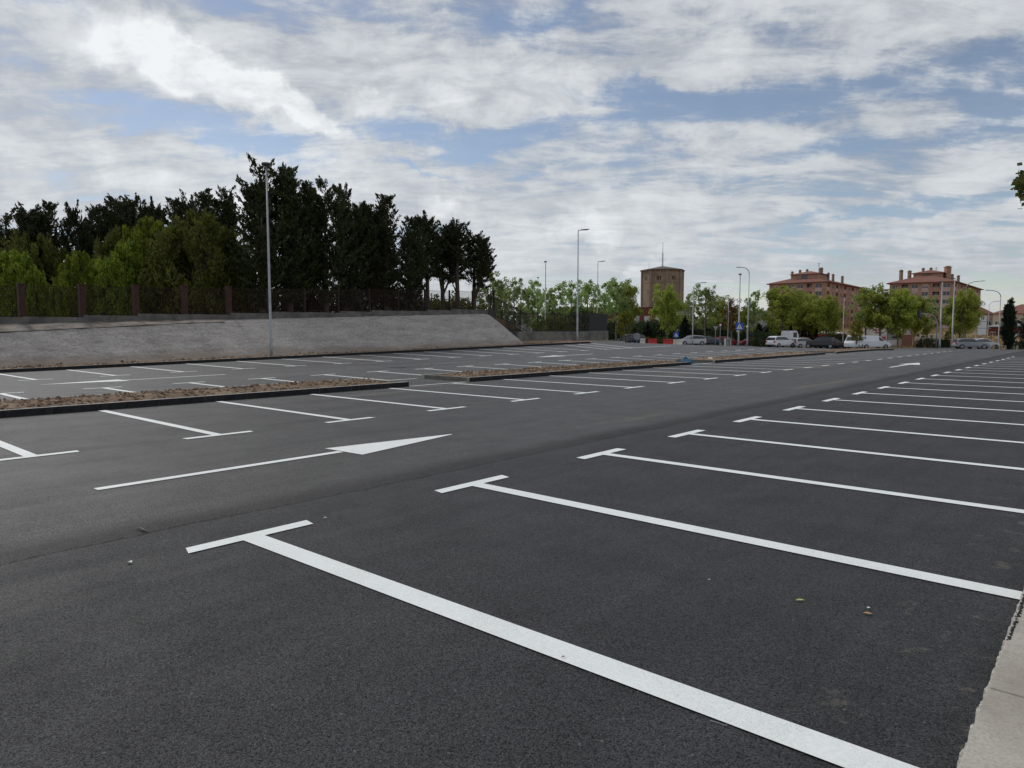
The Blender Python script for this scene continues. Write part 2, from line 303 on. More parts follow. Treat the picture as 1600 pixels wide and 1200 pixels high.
def link(o, parent=None):
    COL.objects.link(o)
    if parent is not None: o.parent = parent
    return o
def props(o, label=None, cat=None, group=None, kind=None):
    if label: o['label'] = label
    if cat: o['category'] = cat
    if group: o['group'] = group
    if kind: o['kind'] = kind
    return o
def thing(name, label, cat, loc=(0, 0, 0), rz=0, group=None, kind=None):
    o = bpy.data.objects.new(name, None); o.location = loc; o.rotation_euler = (0, 0, rz); o.empty_display_size = .2
    link(o); return props(o, label, cat, group, kind)
class MB:
    def __init__(s): s.v = []; s.f = []; s.mi = []; s.k = 0
    def mat(s, k): s.k = k; return s
    def add(s, vs, fs):
        o = len(s.v); s.v += [tuple(q) for q in vs]; s.f += [tuple(i+o for i in f) for f in fs]; s.mi += [s.k]*len(fs); return s
    def box(s, x0, x1, y0, y1, z0, z1):
        return s.add([(x0, y0, z0), (x1, y0, z0), (x1, y1, z0), (x0, y1, z0), (x0, y0, z1), (x1, y0, z1), (x1, y1, z1), (x0, y1, z1)],
                     [(3, 2, 1, 0), (4, 5, 6, 7), (0, 1, 5, 4), (1, 2, 6, 5), (2, 3, 7, 6), (3, 0, 4, 7)])
    def cbox(s, c, e, z0, z1, rot=0):
        c_, s_ = math.cos(rot), math.sin(rot); P = []
        for z in (z0, z1):
            for (a, q) in ((-1, -1), (1, -1), (1, 1), (-1, 1)):
                X, Y = a*e[0]/2, q*e[1]/2; P.append((c[0]+X*c_-Y*s_, c[1]+X*s_+Y*c_, z))
        return s.add(P, [(3, 2, 1, 0), (4, 5, 6, 7), (0, 1, 5, 4), (1, 2, 6, 5), (2, 3, 7, 6), (3, 0, 4, 7)])
    def prism(s, poly, z0, z1):
        n = len(poly); z0 = z0 if hasattr(z0, '__len__') else [z0]*n; z1 = z1 if hasattr(z1, '__len__') else [z1]*n
        return s.add([(p[0], p[1], q) for p, q in zip(poly, z0)]+[(p[0], p[1], q) for p, q in zip(poly, z1)],
                     [tuple(range(n))[::-1], tuple(range(n, 2*n))]+[(i, (i+1) % n, n+(i+1) % n, n+i) for i in range(n)])
    def tube(s, pts, rad, n=8, cap=True):
        pts = [Vector(p) for p in pts]; rad = rad if hasattr(rad, '__len__') else [rad]*len(pts); vs = []
        for i, p in enumerate(pts):
            t = (pts[min(i+1, len(pts)-1)]-pts[max(i-1, 0)]).normalized()
            a = t.cross(Vector((0, 0, 1)) if abs(t.z) < .9 else Vector((1, 0, 0))).normalized(); c = t.cross(a)
            for k in range(n):
                q = 2*math.pi*k/n; vs.append(p+(a*math.cos(q)+c*math.sin(q))*rad[i])
        fs = [(i*n+k, i*n+(k+1) % n, (i+1)*n+(k+1) % n, (i+1)*n+k) for i in range(len(pts)-1) for k in range(n)]
        if cap: fs += [tuple(range(n))[::-1], tuple((len(pts)-1)*n+k for k in range(n))]
        return s.add(vs, fs)
    def build(s, name, mats, parent=None, smooth=False):
        me = bpy.data.meshes.new(name); me.from_pydata(s.v, [], s.f)
        for m in (mats if isinstance(mats, (list, tuple)) else [mats]): me.materials.append(m)
        me.polygons.foreach_set('material_index', s.mi)
        if smooth: me.polygons.foreach_set('use_smooth', [True]*len(s.f))
        me.update(); o = bpy.data.objects.new(name, me); return link(o, parent)
def npmesh(name, V, n, mats, parent=None, mi=None):
    """mesh from V (k*n,3) with k faces of n own vertices each"""
    V = np.asarray(V, dtype=np.float32).reshape(-1, 3); k = len(V)//n
    me = bpy.data.meshes.new(name); me.vertices.add(len(V)); me.vertices.foreach_set('co', V.ravel())
    me.loops.add(len(V)); me.loops.foreach_set('vertex_index', np.arange(len(V), dtype=np.int32))
    me.polygons.add(k); me.polygons.foreach_set('loop_start', np.arange(0, len(V), n, dtype=np.int32))
    me.materials.append(mats); me.update(calc_edges=True); me.validate()
    return link(bpy.data.objects.new(name, me), parent)
def gridmesh(name, xs, ys, zf, m, parent=None, smooth=True, skip=None):
    mb = MB(); nx, ny = len(xs), len(ys)
    vs = [(x, y, zf(x, y)) for y in ys for x in xs]
    fs = [(j*nx+i, j*nx+i+1, (j+1)*nx+i+1, (j+1)*nx+i) for j in range(ny-1) for i in range(nx-1) if not (skip and skip((xs[i]+xs[i+1])/2, (ys[j]+ys[j+1])/2))]
    mb.add(vs, fs); return mb.build(name, m, parent, smooth)
def ar(a, c, s):
    n = max(1, round(abs(c-a)/s)); return [a+(c-a)*i/n for i in range(n+1)]
def copy_tree(o, parent=None):
    c = o.copy(); COL.objects.link(c)
    if parent is not None: c.parent = parent
    for ch in list(o.children): copy_tree(ch, c)
    return c

# ---------------------------------------------------------------- ground, car park, pavement
xs = [-3000, -1500, -800, -500, -350, -250]+ar(-200, -70, 5)+ar(-65, -39.45, 2.5)+[-39.38]+ar(-37, 20, 1.5)+ar(24, 100, 5)+[150, 250, 500, 1000, 2500]
ys = [-600, -200, -80, -40]+ar(-20, 62, 2)+ar(65, 160, 3)+ar(165, 330, 6)+[360, 420, 500, 700, 1000, 1800, 3500]
props(gridmesh('ground', xs, ys, lambda x, y: gz(x, y)-.12, M_GROUND), kind='structure')

def ymax(X): return (104+SN*X)/CS
car_park = thing('car_park', None, None, kind='structure')
mb = MB(); cols = ar(-75, -39, 3)+ar(-36, -33.05, .98)+ar(-32, -18, 1)+ar(-17, -.3, 1.0)
def ylo(X): return -14 if X > -33.1 else (60.5+max(0, (-X-38))*.12 if X < -34.5 else 58.5)
rows = 110; vs = []; fs = []
for i, X in enumerate(cols):
    for j in range(rows+1):
        Y = ylo(X)+(ymax(X)-ylo(X))*j/rows; vs.append((X, Y, zlot(X, Y)))
for i in range(len(cols)-1):
    for j in range(rows): a = i*(rows+1)+j; fs.append((a, a+rows+1, a+rows+2, a+1))
# island tip is covered by its own soil and kerb, so the sheet may run under it
mb.add(vs, fs); mb.build('asphalt', M_ASPH, car_park, True)

def zm(X, Y, up=.007): return zlot(X, Y)+up
def marking(name, quads):
    mb = MB()
    for q in quads:      # each quad: (p0,p1,p2,p3); split along p0->p1 to follow the ground
        (a, b_, c, d) = q; L = math.dist(a, b_); n = max(1, int(L/.8))
        for k in range(n):
            t0, t1 = k/n, (k+1)/n
            def l(p, r, t): return (p[0]+(r[0]-p[0])*t, p[1]+(r[1]-p[1])*t)
            P = [l(a, b_, t0), l(a, b_, t1), l(d, c, t1), l(d, c, t0)]
            mb.add([(*p, zm(*p)) for p in P], [(0, 1, 2, 3)])
    return mb.build(name, M_PAINT, car_park)
def bay(xh, xt, Y, sgn, seed):
    """T shaped bay line: head bar along Y at xh, stem to xt"""
    r = random.Random(seed); w = {0: .09, 1: .085}.get(seed, .076); hb = .52; j = lambda s: r.uniform(-s, s)
    skew = .075 if seed == 0 else j(.02)
    q = [((xh+.072*sgn, Y-w-(.02 if seed == 0 else 0)), (xt, Y-w+skew), (xt, Y+w+skew), (xh+.072*sgn, Y+w-(.02 if seed == 0 else 0)))]
    q.append(((xh-.072, Y-hb+j(.04)), (xh-.072, Y+hb+j(.04)), (xh+.072, Y+hb+j(.03)), (xh+.072, Y-hb+j(.03))))
    return marking('bay_line', q)
for k in range(-1, 22):
    Ys = [2.70, 5.22, 7.68, 10.1, 12.53, 14.93, 17.44, 19.86, 22.3]
    Y = Ys[k] if 0 <= k < 9 else (.2 if k < 0 else 22.3+2.47*(k-8))
    bay(-5.15, -.36, Y, 1, k)
for k in range(0, 27):
    Ys = [2.57, 5.07, 7.55, 10.0, 12.57, 15.09, 17.49, 20.05]
    Y = Ys[k] if k < 8 else 20.05+2.49*(k-7)
    bay(-10.63, -15.78, Y, -1, 100+k)
for k in range(-1, 16): bay(-22.1, -18.3, 4.72+2.46*k, 1, 200+k)
for k in range(-1, 14): bay(-27.55, -32.9, 6.9+2.46*k, -1, 300+k)
for k in range(16, 22): bay(-22.1, -18.3, 4.72+2.46*k, 1, 200+k)
def arrow(name, x0, y0, sc=1.0, flip=1, turn=0):
    def T(a, c):   # a across (+ to the right of travel), c along
        c_, s_ = math.cos(turn), math.sin(turn); a *= flip
        return (x0+(a*c_-c*s_)*sc, y0+(a*s_+c*c_)*sc)
    mb = MB()
    def poly(pts):
        P = [T(*p) for p in pts]; mb.add([(*p, zm(*p)) for p in P], [tuple(range(len(P)))])
    for k in range(3): poly([(-.065, k), (.065, k), (.065, k+1.0), (-.065, k+1.0)])
    poly([(-.38, 3.003), (.42, 3.05), (.0, 5.1), (-.04, 5.1)])
    return mb.build(name, M_PAINT, car_park)
arrow('direction_arrow', -7.9, 2.45)
arrow('direction_arrow', -7.85, 35.0, 1.2)
arrow('direction_arrow', -24.9, 12.2, 1.15, 1, math.pi)
arrow('direction_arrow', -24.9, 36.0, 1.1, 1, math.pi)
# outlines across the openings of the median, and hatching at the far end of the second lot
for (a, c) in ((13.45, 15.8), (31.6, 33.9), (52.2, 54.4)):
    marking('gap_line', [((-15.95, a), (-15.95, c), (-15.85, c), (-15.85, a))])
    marking('gap_line', [((-18.35, a), (-18.35, c), (-18.25, c), (-18.25, a))])
for k in range(3):
    marking('hatch_line', [((-27.6, 41.5+1.75*k), (-32.7, 43.2+1.9*k), (-32.7, 43.42+1.9*k), (-27.6, 41.72+1.75*k))])
marking('hatch_line', [((-27.6, 41.3), (-27.6, 51), (-27.48, 51), (-27.48, 41.3))])
marking('stop_line', [((-33, 60), (-25, 69), (-24.8, 68.8), (-32.8, 59.8))])
marking('edge_line', [(at(1000, 83), at(1022, 86), at(1023.5, 85), at(1003, 81.8))])
for (pa, da, pb, db) in ((1030, 100, 1180, 99), (930, 88, 1000, 84), (900, 77, 985, 74), (1150, 86, 1290, 80)):
    a, c = at(pa, da), at(pb, db); a2, c2 = at(pa, da+.5), at(pb, db+.5)
    marking('edge_line', [(a, c, c2, a2)])
# manhole
mh = MB(); mh.tube([(0, 0, -.01), (0, 0, .008)], .36, 20); mo = mh.build('manhole_cover', M_DKSTEEL, car_park)
gx, gy = -23.6, 19.3; mo.location = (gx, gy, zlot(gx, gy)+.004)

# pavement and its kerb on the near right
pv = thing('pavement', None, None, kind='structure')
mb = MB()
for k in range(-6, 40):
    y0 = 1.0+k*2.0+.4; mb.box(-.10, .18, y0+.006, y0+1.994, -.05, .108)           # band of long slabs
for k in range(-8, 60):
    y0 = 1.2+k*1.25; mb.box(.19, 1.6, y0+.006, y0+1.244, -.05, .111)
mb.build('paving_slab', M_PAVE, pv); mb = MB()
for k in range(-6, 60): mb.box(-.355, -.108, .9+k*1.3+.004, .9+(k+1)*1.3-.004, -.08, .112)
ko = mb.build('kerb', M_PAVE, pv)
bv = ko.modifiers.new('bevel', 'BEVEL'); bv.width = .006; bv.segments = 2; bv.limit_method = 'ANGLE'
random.seed(5); vs = []; fs = []; ycur = -3; n = 0
while ycur < 60:
    w0 = -.366-.003*math.sin(ycur*31)-.002*math.sin(ycur*83)-random.uniform(0, .004); zz = .098+random.uniform(0, .008)
    vs += [(w0, ycur, -.01), (w0+.006, ycur, zz), (-.345, ycur, zz+.007)]; ycur += random.uniform(.010, .02) if ycur < 8 else .3; n += 1
for i in range(n-1):
    for q in (0, 1): a = i*3+q; fs.append((a, a+3, a+4, a+1))
MB().add(vs, fs).build('mortar_joint', M_MORTAR, pv)
mb = MB()
for i in range(260):
    yy = random.uniform(4.1, 5.1); xx = -.343+random.gauss(0, .0035); s = random.uniform(.002, .0065)
    mb.tube([(xx, yy, .111), (xx+random.gauss(0, .002), yy, .114+s*.5)], [s, s*.6], 5)
mb.build('tar_crumbs', M_TARSPOT, pv)
gridmesh('verge', ar(1.6, 12, 1.3), ar(-10, 80, 3), lambda x, y: .02, M_GROUND, pv)

# ---------------------------------------------------------------- medians with kerbs and turned soil
def noise2(x, y):
    return (math.sin(x*3.1+y*1.7)+math.sin(x*7.3-y*4.1+1)+math.sin(x*1.3+y*9.2+2)*.7+math.sin(y*17+x*5)*.4)/3.1
def clods(mb, n, xr, yr, zf, seed, s0=.02, s1=.07):
    r = random.Random(seed)
    for i in range(n):
        x, y = r.uniform(*xr), r.uniform(*yr); s = s0+(s1-s0)*r.random()**2.5; z = zf(x, y)
        base = [Vector((1, 0, 0)), Vector((0, 1, 0)), Vector((-1, 0, 0)), Vector((0, -1, 0)), Vector((0, 0, 1)), Vector((0, 0, -1))]
        P = [Vector((x, y, z+s*.35))+Vector((v.x*s*r.uniform(.7, 1.4), v.y*s*r.uniform(.7, 1.4), v.z*s*r.uniform(.5, .95)))+Vector((r.gauss(0, s*.2), r.gauss(0, s*.2), 0)) for v in base]
        mb.add(P, [(0, 1, 4), (1, 2, 4), (2, 3, 4), (3, 0, 4), (1, 0, 5), (2, 1, 5), (3, 2, 5), (0, 3, 5)])
def median(y0, y1, seed):
    root = thing('median_strip', None, None, kind='structure'); x0, x1 = -18.22, -15.88; w = .13; hk = .14
    k = MB()
    for (a, c, tar_shade) in ((x1-w, x1, 1), (x0, x0+w, 0)):
        for yy in ar(y0, y1, 1.0)[:-1]:
            st = (y1-y0)/(len(ar(y0, y1, 1.0))-1); ya, yb = yy+.003, yy+st-.003; z = zlot(a, yy)
            v = [(a, ya, z-.1), (c, ya, z-.1), (c, yb, z-.1), (a, yb, z-.1), (a, ya, z+hk), (c, ya, z+hk), (c, yb, z+hk), (a, yb, z+hk)]
            k.mat(0).add(v, [(4, 5, 6, 7), (0, 1, 5, 4), (2, 3, 7, 6), (3, 0, 4, 7)]); k.mat(1 if tar_shade else 0).add([v[1], v[2], v[6], v[5]], [(0, 1, 2, 3)])
    for (a, c, sg) in ((y0, y0+w, 0), (y1-w, y1, 1)):
        z = zlot(-17, a); k.mat(2).box(x0+w+.003, x1-w-.003, a, c, z-.1, z+hk-.004)
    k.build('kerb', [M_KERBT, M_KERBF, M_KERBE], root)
    a, c = x0+w, x1-w
    def zf(x, y):
        u = min(x-a, c-x)/(c-a)*2; v = min(y-y0-w, y1-w-y, 1.0)
        return zlot(x, y)+hk-.04+.085*sm(u, 0, .8)*sm(v, 0, .8)*(1+.5*noise2(x, y))+.02*noise2(x*3, y*3)
    stp = .16 if y0 < 20 else .4
    s = MB(); X = ar(a, c, stp); Y = ar(y0+w, y1-w, stp); nx = len(X)
    s.add([(p, q, zf(p, q)) for q in Y for p in X], [(j*nx+i, j*nx+i+1, (j+1)*nx+i+1, (j+1)*nx+i) for j in range(len(Y)-1) for i in range(nx-1)])
    clods(s, int((y1-y0)*(210 if y0 < 20 else 60)), (a+.08, c-.05), (y0+w+.1, y1-w-.1), zf, seed, .008, .055)
    s.build('soil', M_SOIL, root)
median(-6, 13.4, 1); median(15.95, 31.4, 2); median(34.1, 52.0, 3); median(54.6, 72, 4)

# far kerb + soil strip + concrete bank
fk = thing('far_verge', None, None, kind='structure')
path = [(-33.12, y) for y in ar(-14, 49.5, 1.0)]+[(-33.3, 51.5), (-33.8, 53.4), (-34.6, 55.2), (-35.8, 56.9), (-37.2, 57.9), (-38.9, 58.3)]
k = MB()
for i in range(len(path)-1):
    a, c = Vector(path[i]), Vector(path[i+1]); t = (c-a).normalized(); n = Vector((-t.y, t.x))*.14
    z0_, z1_ = zlot(*a), zlot(*c)
    v = [(a.x, a.y, z0_-.1), (c.x, c.y, z1_-.1), (c.x, c.y, z1_+.14), (a.x, a.y, z0_+.14), (a.x+n.x, a.y+n.y, z0_+.14), (c.x+n.x, c.y+n.y, z1_+.14)]
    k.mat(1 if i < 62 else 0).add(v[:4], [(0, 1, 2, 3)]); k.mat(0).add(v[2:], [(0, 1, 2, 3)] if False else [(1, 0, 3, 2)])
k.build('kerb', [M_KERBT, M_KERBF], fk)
def zs(x, y): return zlot(x, y)+.09+.05*noise2(x*1.3, y*.8)+.03*noise2(y*3, x*2)
s = MB(); X = ar(-36.5, -33.25, .4); Y = ar(-14, 43, .4); nx = len(X)
s.add([(p, q, zs(p, q)) for q in Y for p in X], [(j*nx+i, j*nx+i+1, (j+1)*nx+i+1, (j+1)*nx+i) for j in range(len(Y)-1) for i in range(nx-1)])
clods(s, 1500, (-35.6, -33.4), (-5, 43), zs, 9, .02, .09)
def xk(y):      # kerb inner edge for the island tip
    for i in range(len(path)-1):
        if path[i][1] <= y <= path[i+1][1]:
            t = (y-path[i][1])/(path[i+1][1]-path[i][1]); return path[i][0]+(path[i+1][0]-path[i][0])*t-.15
    return path[-1][0]
Y = ar(42, 58.1, .5); rowsv = []; n = 16
for y_ in Y:
    for i in range(n+1):
        xx = -39.3+(xk(y_)+39.3)*i/n; e = min(i/n, 1-i/n)*2
        rowsv.append((xx, y_, zlot(xx, y_)+.10+.12*(1-i/n)+.07*noise2(xx, y_)*e))
s.add(rowsv, [(j*(n+1)+i, j*(n+1)+i+1, (j+1)*(n+1)+i+1, (j+1)*(n+1)+i) for j in range(len(Y)-1) for i in range(n)])
clods(s, 500, (-38.8, -34.5), (44, 55), lambda x, y: zlot(x, y)+.15, 10, .03, .1)
s.build('soil', M_SOIL, fk)

bank = thing('concrete_bank', None, None, kind='structure')
def xtop(Y): return -37.5-1.1*sm(Y, 4, 20)
def zt2(Y): return ztop(Y)+(zbank(Y)-.12-ztop(Y))*sm(Y, 4, 20)
def ztop(Y): return 1.5+.030*(Y-7)
b0 = []; n = 8; Y = ar(-14, 41.2, .45); vs = []; fs = []
for y_ in Y:
    xb = -35.55+.9*sm(y_, 15, 41); zb_ = zlot(xb, y_)-.05; zt = zt2(y_); xt = xtop(y_)
    for i in range(n+1):
        t = i/n; vs.append((xb+(xt-xb)*t+.04*noise2(y_*.7, t*3), y_, zb_+(zt-zb_)*t+.03*noise2(y_*1.1, t*5)))
    for i in range(1, 6):
        t = i/5; vs.append((xt+(-39.36-xt)*t, y_, zt+(zbank(y_)+.02-zt)*t**.8+.05*noise2(y_*.6, t*2)*(1-t)+.02*noise2(y_*2.3, t*6)))
m_ = n+6; ny = len(Y)
fs = [(j*m_+i, j*m_+i+1, (j+1)*m_+i+1, (j+1)*m_+i) for j in range(ny-1) for i in range(m_-1)]
B = MB(); B.add(vs, [f[::-1] for f in fs][:])
# end of the bank: turns the corner and runs down to the low ground behind
e0 = vs[(ny-1)*m_:]; low = []
for i, p in enumerate(e0):
    t = min(1, i/n); drop = min(2.2, (p[2]-zlot(p[0], 43))*1.15); yy = 41.2+drop*.75
    low.append((p[0]+.15*t, yy, zlot(p[0], yy)-.03))
B.add(e0+low, [(i, i+1, m_+i+1, m_+i) for i in range(m_-1)])
B.build('bank_face', M_BANK, bank, False)
BTs = MB()
for j, y_ in enumerate(ar(-14, 19, .7)):
    xt = xtop(y_); X_ = [(xt+(-39.3-xt)*q/3, .04) for q in range(4)]
    for q, (xx, up) in enumerate(X_):
        t = q/3; BTs.v.append((xx+.06*noise2(y_, q), y_, zt2(y_)+(zbank(y_)+.02-zt2(y_))*t**.8+up+.03*noise2(y_*1.7, q*2.)))
    if j:
        for q in range(3): a = (j-1)*4+q; BTs.f.append((a, a+1, a+5, a+4)); BTs.mi.append(0)
BTs.build('dusty_ledge', mat('pale_dust', col=(.20, .17, .145), rough=.95, var=.5, vscale=1.1, bump=.6, bscale=7), bank)

# ---------------------------------------------------------------- boundary wall and fences
t = thing('boundary_wall', 'long low weathered wall with brick-red posts and mesh fencing, atop the grey bank', 'wall')
mb = MB()
Yw = ar(-13.6, 42.8, 2.6)
for i in range(len(Yw)-1):
    y0, y1 = Yw[i], Yw[i+1]; zb_ = zbank((y0+y1)/2); st = .38+.03*((i*7) % 3-1)
    mb.box(-39.75, -39.4, y0+.004, y1-.004, zb_-.9, zb_+st)
mb.build('base_wall', M_WALLF, t)
pil = []
for i, y_ in enumerate(Yw):
    z_ = zbank(y_); m = MB(); h_ = .13 if y_ < 21 else .04
    m.box(-39.74, -39.42 if y_ < 21 else -39.6, y_-h_, y_+h_, z_+.3, z_+1.92)
    if y_ < 21: m.box(-39.77, -39.39, y_-.15, y_+.15, z_+1.92, z_+1.98)
    m.build('post', M_PILLAR if y_ < 21 else M_MESHF, t)  # farther posts thin and near-black, deep shade put into colour and shape
for i in range(len(Yw)-1):
    y0, y1 = Yw[i]+.17, Yw[i+1]-.17; z_ = zbank((y0+y1)/2); m = MB()
    for q in range(15): m.box(-39.60, -39.592, y0, y1, z_+.46+q*.092, z_+.472+q*.092)
    for q in range(18): yy = y0+(y1-y0)*q/17; m.box(-39.588, -39.58, yy-.006, yy+.006, z_+.42, z_+1.84)
    for zz in (.44, 1.84): m.box(-39.61, -39.58, y0, y1, z_+zz-.012, z_+zz+.012)
    m.build('mesh_panel', M_MESHF, t)
t = thing('garden_wall', 'grey concrete retaining wall topped by a black bar fence, behind the bare soil island', 'wall')
m = MB(); zl = zlot(-38.5, 50)
m.prism([(-39.62, 43.5), (-39.35, 43.5), (-38.35, 57.1), (-38.62, 57.1)], -.2, [zl+1.05]*4)
m.build('wall', M_WALLC, t)
m = MB(); m.prism([(-38.72, 55.0), (-38.45, 55.0), (-38.2, 57.9), (-38.75, 57.9)], -.2, zl+1.12); m.build('end_pier', M_WALLC, t)
m = MB(); m.prism([(-38.62, 55.1), (-38.55, 55.1), (-38.3, 57.8), (-38.37, 57.8)], zl+1.13, zl+2.75); m.build('solid_panel', M_BLACKF, t)
m = MB(); a = Vector((-39.48, 43.5)); c = Vector((-38.5, 57.0)); L = (c-a).length; u = (c-a)/L; rt = math.atan2(u.y, u.x)
nb = 110
for i in range(nb+1):
    p = a+u*L*i/nb; m.cbox(p, (.014, .014), zl+1.05, zl+2.72, rt)
for zz in (1.14, 2.6): mid = a+u*L/2; m.cbox(mid, (L, .035), zl+zz, zl+zz+.045, rt)
for i in range(7): p = a+u*L*i/6; m.cbox(p, (.07, .07), zl+1.05, zl+2.8, rt)
m.build('bar_fence', M_BLACKF, t)
t = thing('stepped_fence', 'black bar fence running down beside the end of the grey bank', 'fence')
m = MB()
for i in range(34):
    y_ = 41.4+i*.115*1.4; z_ = 3.05-(i/33)*1.5; X_ = -39.0-.3*i/33
    m.cbox((X_, y_), (.03, .03), z_-.9, z_+1.65)
m.build('bars', M_BLACKF, t)
m = MB(); m.add([(-39.02, 41.4, 3.1+1.5), (-39.02, 41.4, 3.1+1.55), (-39.32, 46.7, 1.55+1.5), (-39.32, 46.7, 1.55+1.55)], [(0, 1, 3, 2)])
m.tube([(-39.0, 41.4, 4.62), (-39.3, 46.7, 3.12)], .03, 6); m.tube([(-39.0, 41.4, 3.2), (-39.3, 46.7, 1.7)], .03, 6); m.build('rail', M_BLACKF, t)

# ---------------------------------------------------------------- street lamps
def lamp(px, d, ytop, kind, label, side=1, name='street_lamp', arm=1.2, dark=False, r0=.09, ybase=None, group='street lamps'):
    X, Y = at(px, d); zb_ = gz(X, Y)-.1; h = zpy(ytop, d)-zb_
    t = thing(name, label, 'street lamp', (X, Y, zb_), YAW, group)
    st = M_DKSTEEL if dark else M_STEEL
    m = MB(); m.tube([(0, 0, 0), (0, 0, .9), (0, 0, .92), (0, 0, h-(.9 if kind == 'curve' else .05))], [r0*1.0, r0*1.0, r0*.85, r0*.5], 12); m.build('pole', st, t, True)
    m = MB(); m.cbox((0, 0), (.4, .4), 0, .03); m.tube([(0, 0, .03), (0, 0, .10)], [r0*1.5, r0*1.1], 12); m.build('base_plate', st, t)
    def head(cx, cz, s, tilt=0):
        m = MB(); L = .75; v = []
        for (a, w, hh) in ((0, .07, .05), (.15, .13, .055), (.6, .13, .04), (.72, .09, .03)):
            zc_ = cz+tilt*a; v += [(cx+s*a, -w, zc_-hh*.4), (cx+s*a, w, zc_-hh*.4), (cx+s*a, w*.8, zc_+hh), (cx+s*a, -w*.8, zc_+hh)]
        f = [(3, 2, 1, 0), (12, 13, 14, 15)]+[(4*i+k, 4*i+(k+1) % 4, 4*i+4+(k+1) % 4, 4*i+4+k) for i in range(3) for k in range(4)]
        m.add(v, f); hd = m.build('lamp_head', M_DKSTEEL, t)
        m = MB(); m.box(min(cx+s*.18, cx+s*.56), max(cx+s*.18, cx+s*.56), -.09, .09, cz+tilt*.3-.035, cz+tilt*.3-.021); m.build('lens', M_SWHITE, hd)
    if kind == 'arm':
        m = MB(); m.tube([(0, 0, h-.05), (0, 0, h), (side*.3, 0, h+.03)], .035, 8); m.build('arm', st, t); head(side*.25, h+.02, side, .1)
    elif kind == 'curve':
        P = [(0, 0, h-.9)]+[(side*arm*(1-math.cos(a)), 0, h-.9+.9*math.sin(a)) for a in [R(15*i) for i in range(1, 7)]]
        m = MB(); m.tube(P+[(side*(arm+.3), 0, h+.02)], [.05]*(len(P))+[.035], 8); m.build('arm', st, t, True); head(side*(arm+.25), h+.02, side, .05)
    elif kind == 'edge':      # luminaire pointing away from or towards the viewer
        m = MB(); m.tube([(0, 0, h-.06), (0, .25, h+.02)], .035, 8); m.build('arm', st, t)
        m = MB(); m.prism([(-.15, .1), (.15, .1), (.13, .75), (-.13, .75)], h, h+.09); m.build('lamp_head', M_DKSTEEL, t)
    elif kind == 'disc':
        m = MB(); m.tube([(0, 0, h-.06), (0, 0, h+.02), (0, 0, h+.1), (0, 0, h+.14)], [.05, .25, .24, .08], 16); m.build('lamp_head', M_DKSTEEL, t)
    return t
lamp(424, 37.0, 258, 'disc', 'tall grey steel street lamp at the foot of the grey bank, nearest of all lamps', r0=.085)
lamp(902, 61.0, 360, 'arm', 'tall street lamp on the bare soil island with its flat head pointing right')
lamp(852, 76, 409, 'edge', 'thin tall street lamp behind the black fence, left of the soil island lamp')
lamp(840.5, 98, 434, 'edge', 'faint small street lamp far behind the black fence, shortest of the thin lamps there', r0=.07)
lamp(933, 90, 409, 'arm', 'street lamp with flat head pointing right, rising left of the red brick building', dark=False)
lamp(1082, 99, 442, 'curve', 'street lamp with a short arm curved to the right, just right of the brick tower', 1, arm=.9)
lamp(1154, 96, 429, 'disc', 'tall street lamp with a flat round head carrying a blue sign halfway up', r0=.12)
lamp(1168, 99, 418, 'curve', 'street lamp curved to the left, right beside the lamp with the blue sign', -1, arm=.9)
lamp(1137, 101, 462, 'edge', 'thin grey pole lamp between the bronze-leaved tree and the blue sign lamp', r0=.07)
lamp(1317, 105, 464, 'edge', 'thin grey street lamp standing before the long side of the left apartment block', r0=.08)
lamp(1468.5, 104, 440, 'edge', 'tall pale straight mast before the right apartment block, left one of the pair', r0=.15)
lamp(1487.5, 104, 435, 'edge', 'tall grey straight mast before the right apartment block, right one of the pair', r0=.14)
lamp(1506, 108, 439.5, 'curve', 'grey street lamp, long arm curved right above the leafy tree by the right block', 1, arm=1.9)
lamp(1560, 100, 454, 'curve', 'street lamp with arm curved to the left, between the white panel and the columnar cypress', -1, arm=1.3)
lamp(1543, 150, 471, 'curve', 'faint distant street lamp curved to the right, behind the white panel', 1, arm=1.5, r0=.07)
lamp(1386, 108, 511, 'disc', 'short dark lamp post before the painted white wall', r0=.06, dark=True)

# traffic light on a curved mast
X, Y = at(1467, 102); z0_ = gz(X, Y)-.1
t = thing('traffic_light', 'traffic light hanging from a pale mast curved to the left before the right apartment block', 'traffic light', (X, Y, z0_), YAW)
hz = zpy(490.5, 102)-z0_; m = MB()
m.tube([(-.35, 0, 0), (-.35, 0, hz-1.6)]+[(-.35-1.6*(1-math.cos(a)), 0, hz-1.6+1.6*math.sin(a)) for a in [R(15*i) for i in range(1, 7)]]+[(-2.95, 0, hz)], .07, 8); m.build('mast', M_STEEL, t, True)
m = MB(); m.box(-3.15, -2.85, -.12, .08, hz-.45, hz+.5); hb = m.build('signal_box', M_DKSTEEL, t)
m = MB(); m.box(-3.3, -2.7, .10, .12, hz-.55, hz+.6); m.build('backboard', M_BLACKF, t)
for q in range(3):
    m = MB(); m.tube([(-3.0, -.13, hz+.3-q*.3), (-3.0, -.2, hz+.3-q*.3)], .1, 12); m.build('signal_lens', M_GLASS, hb)

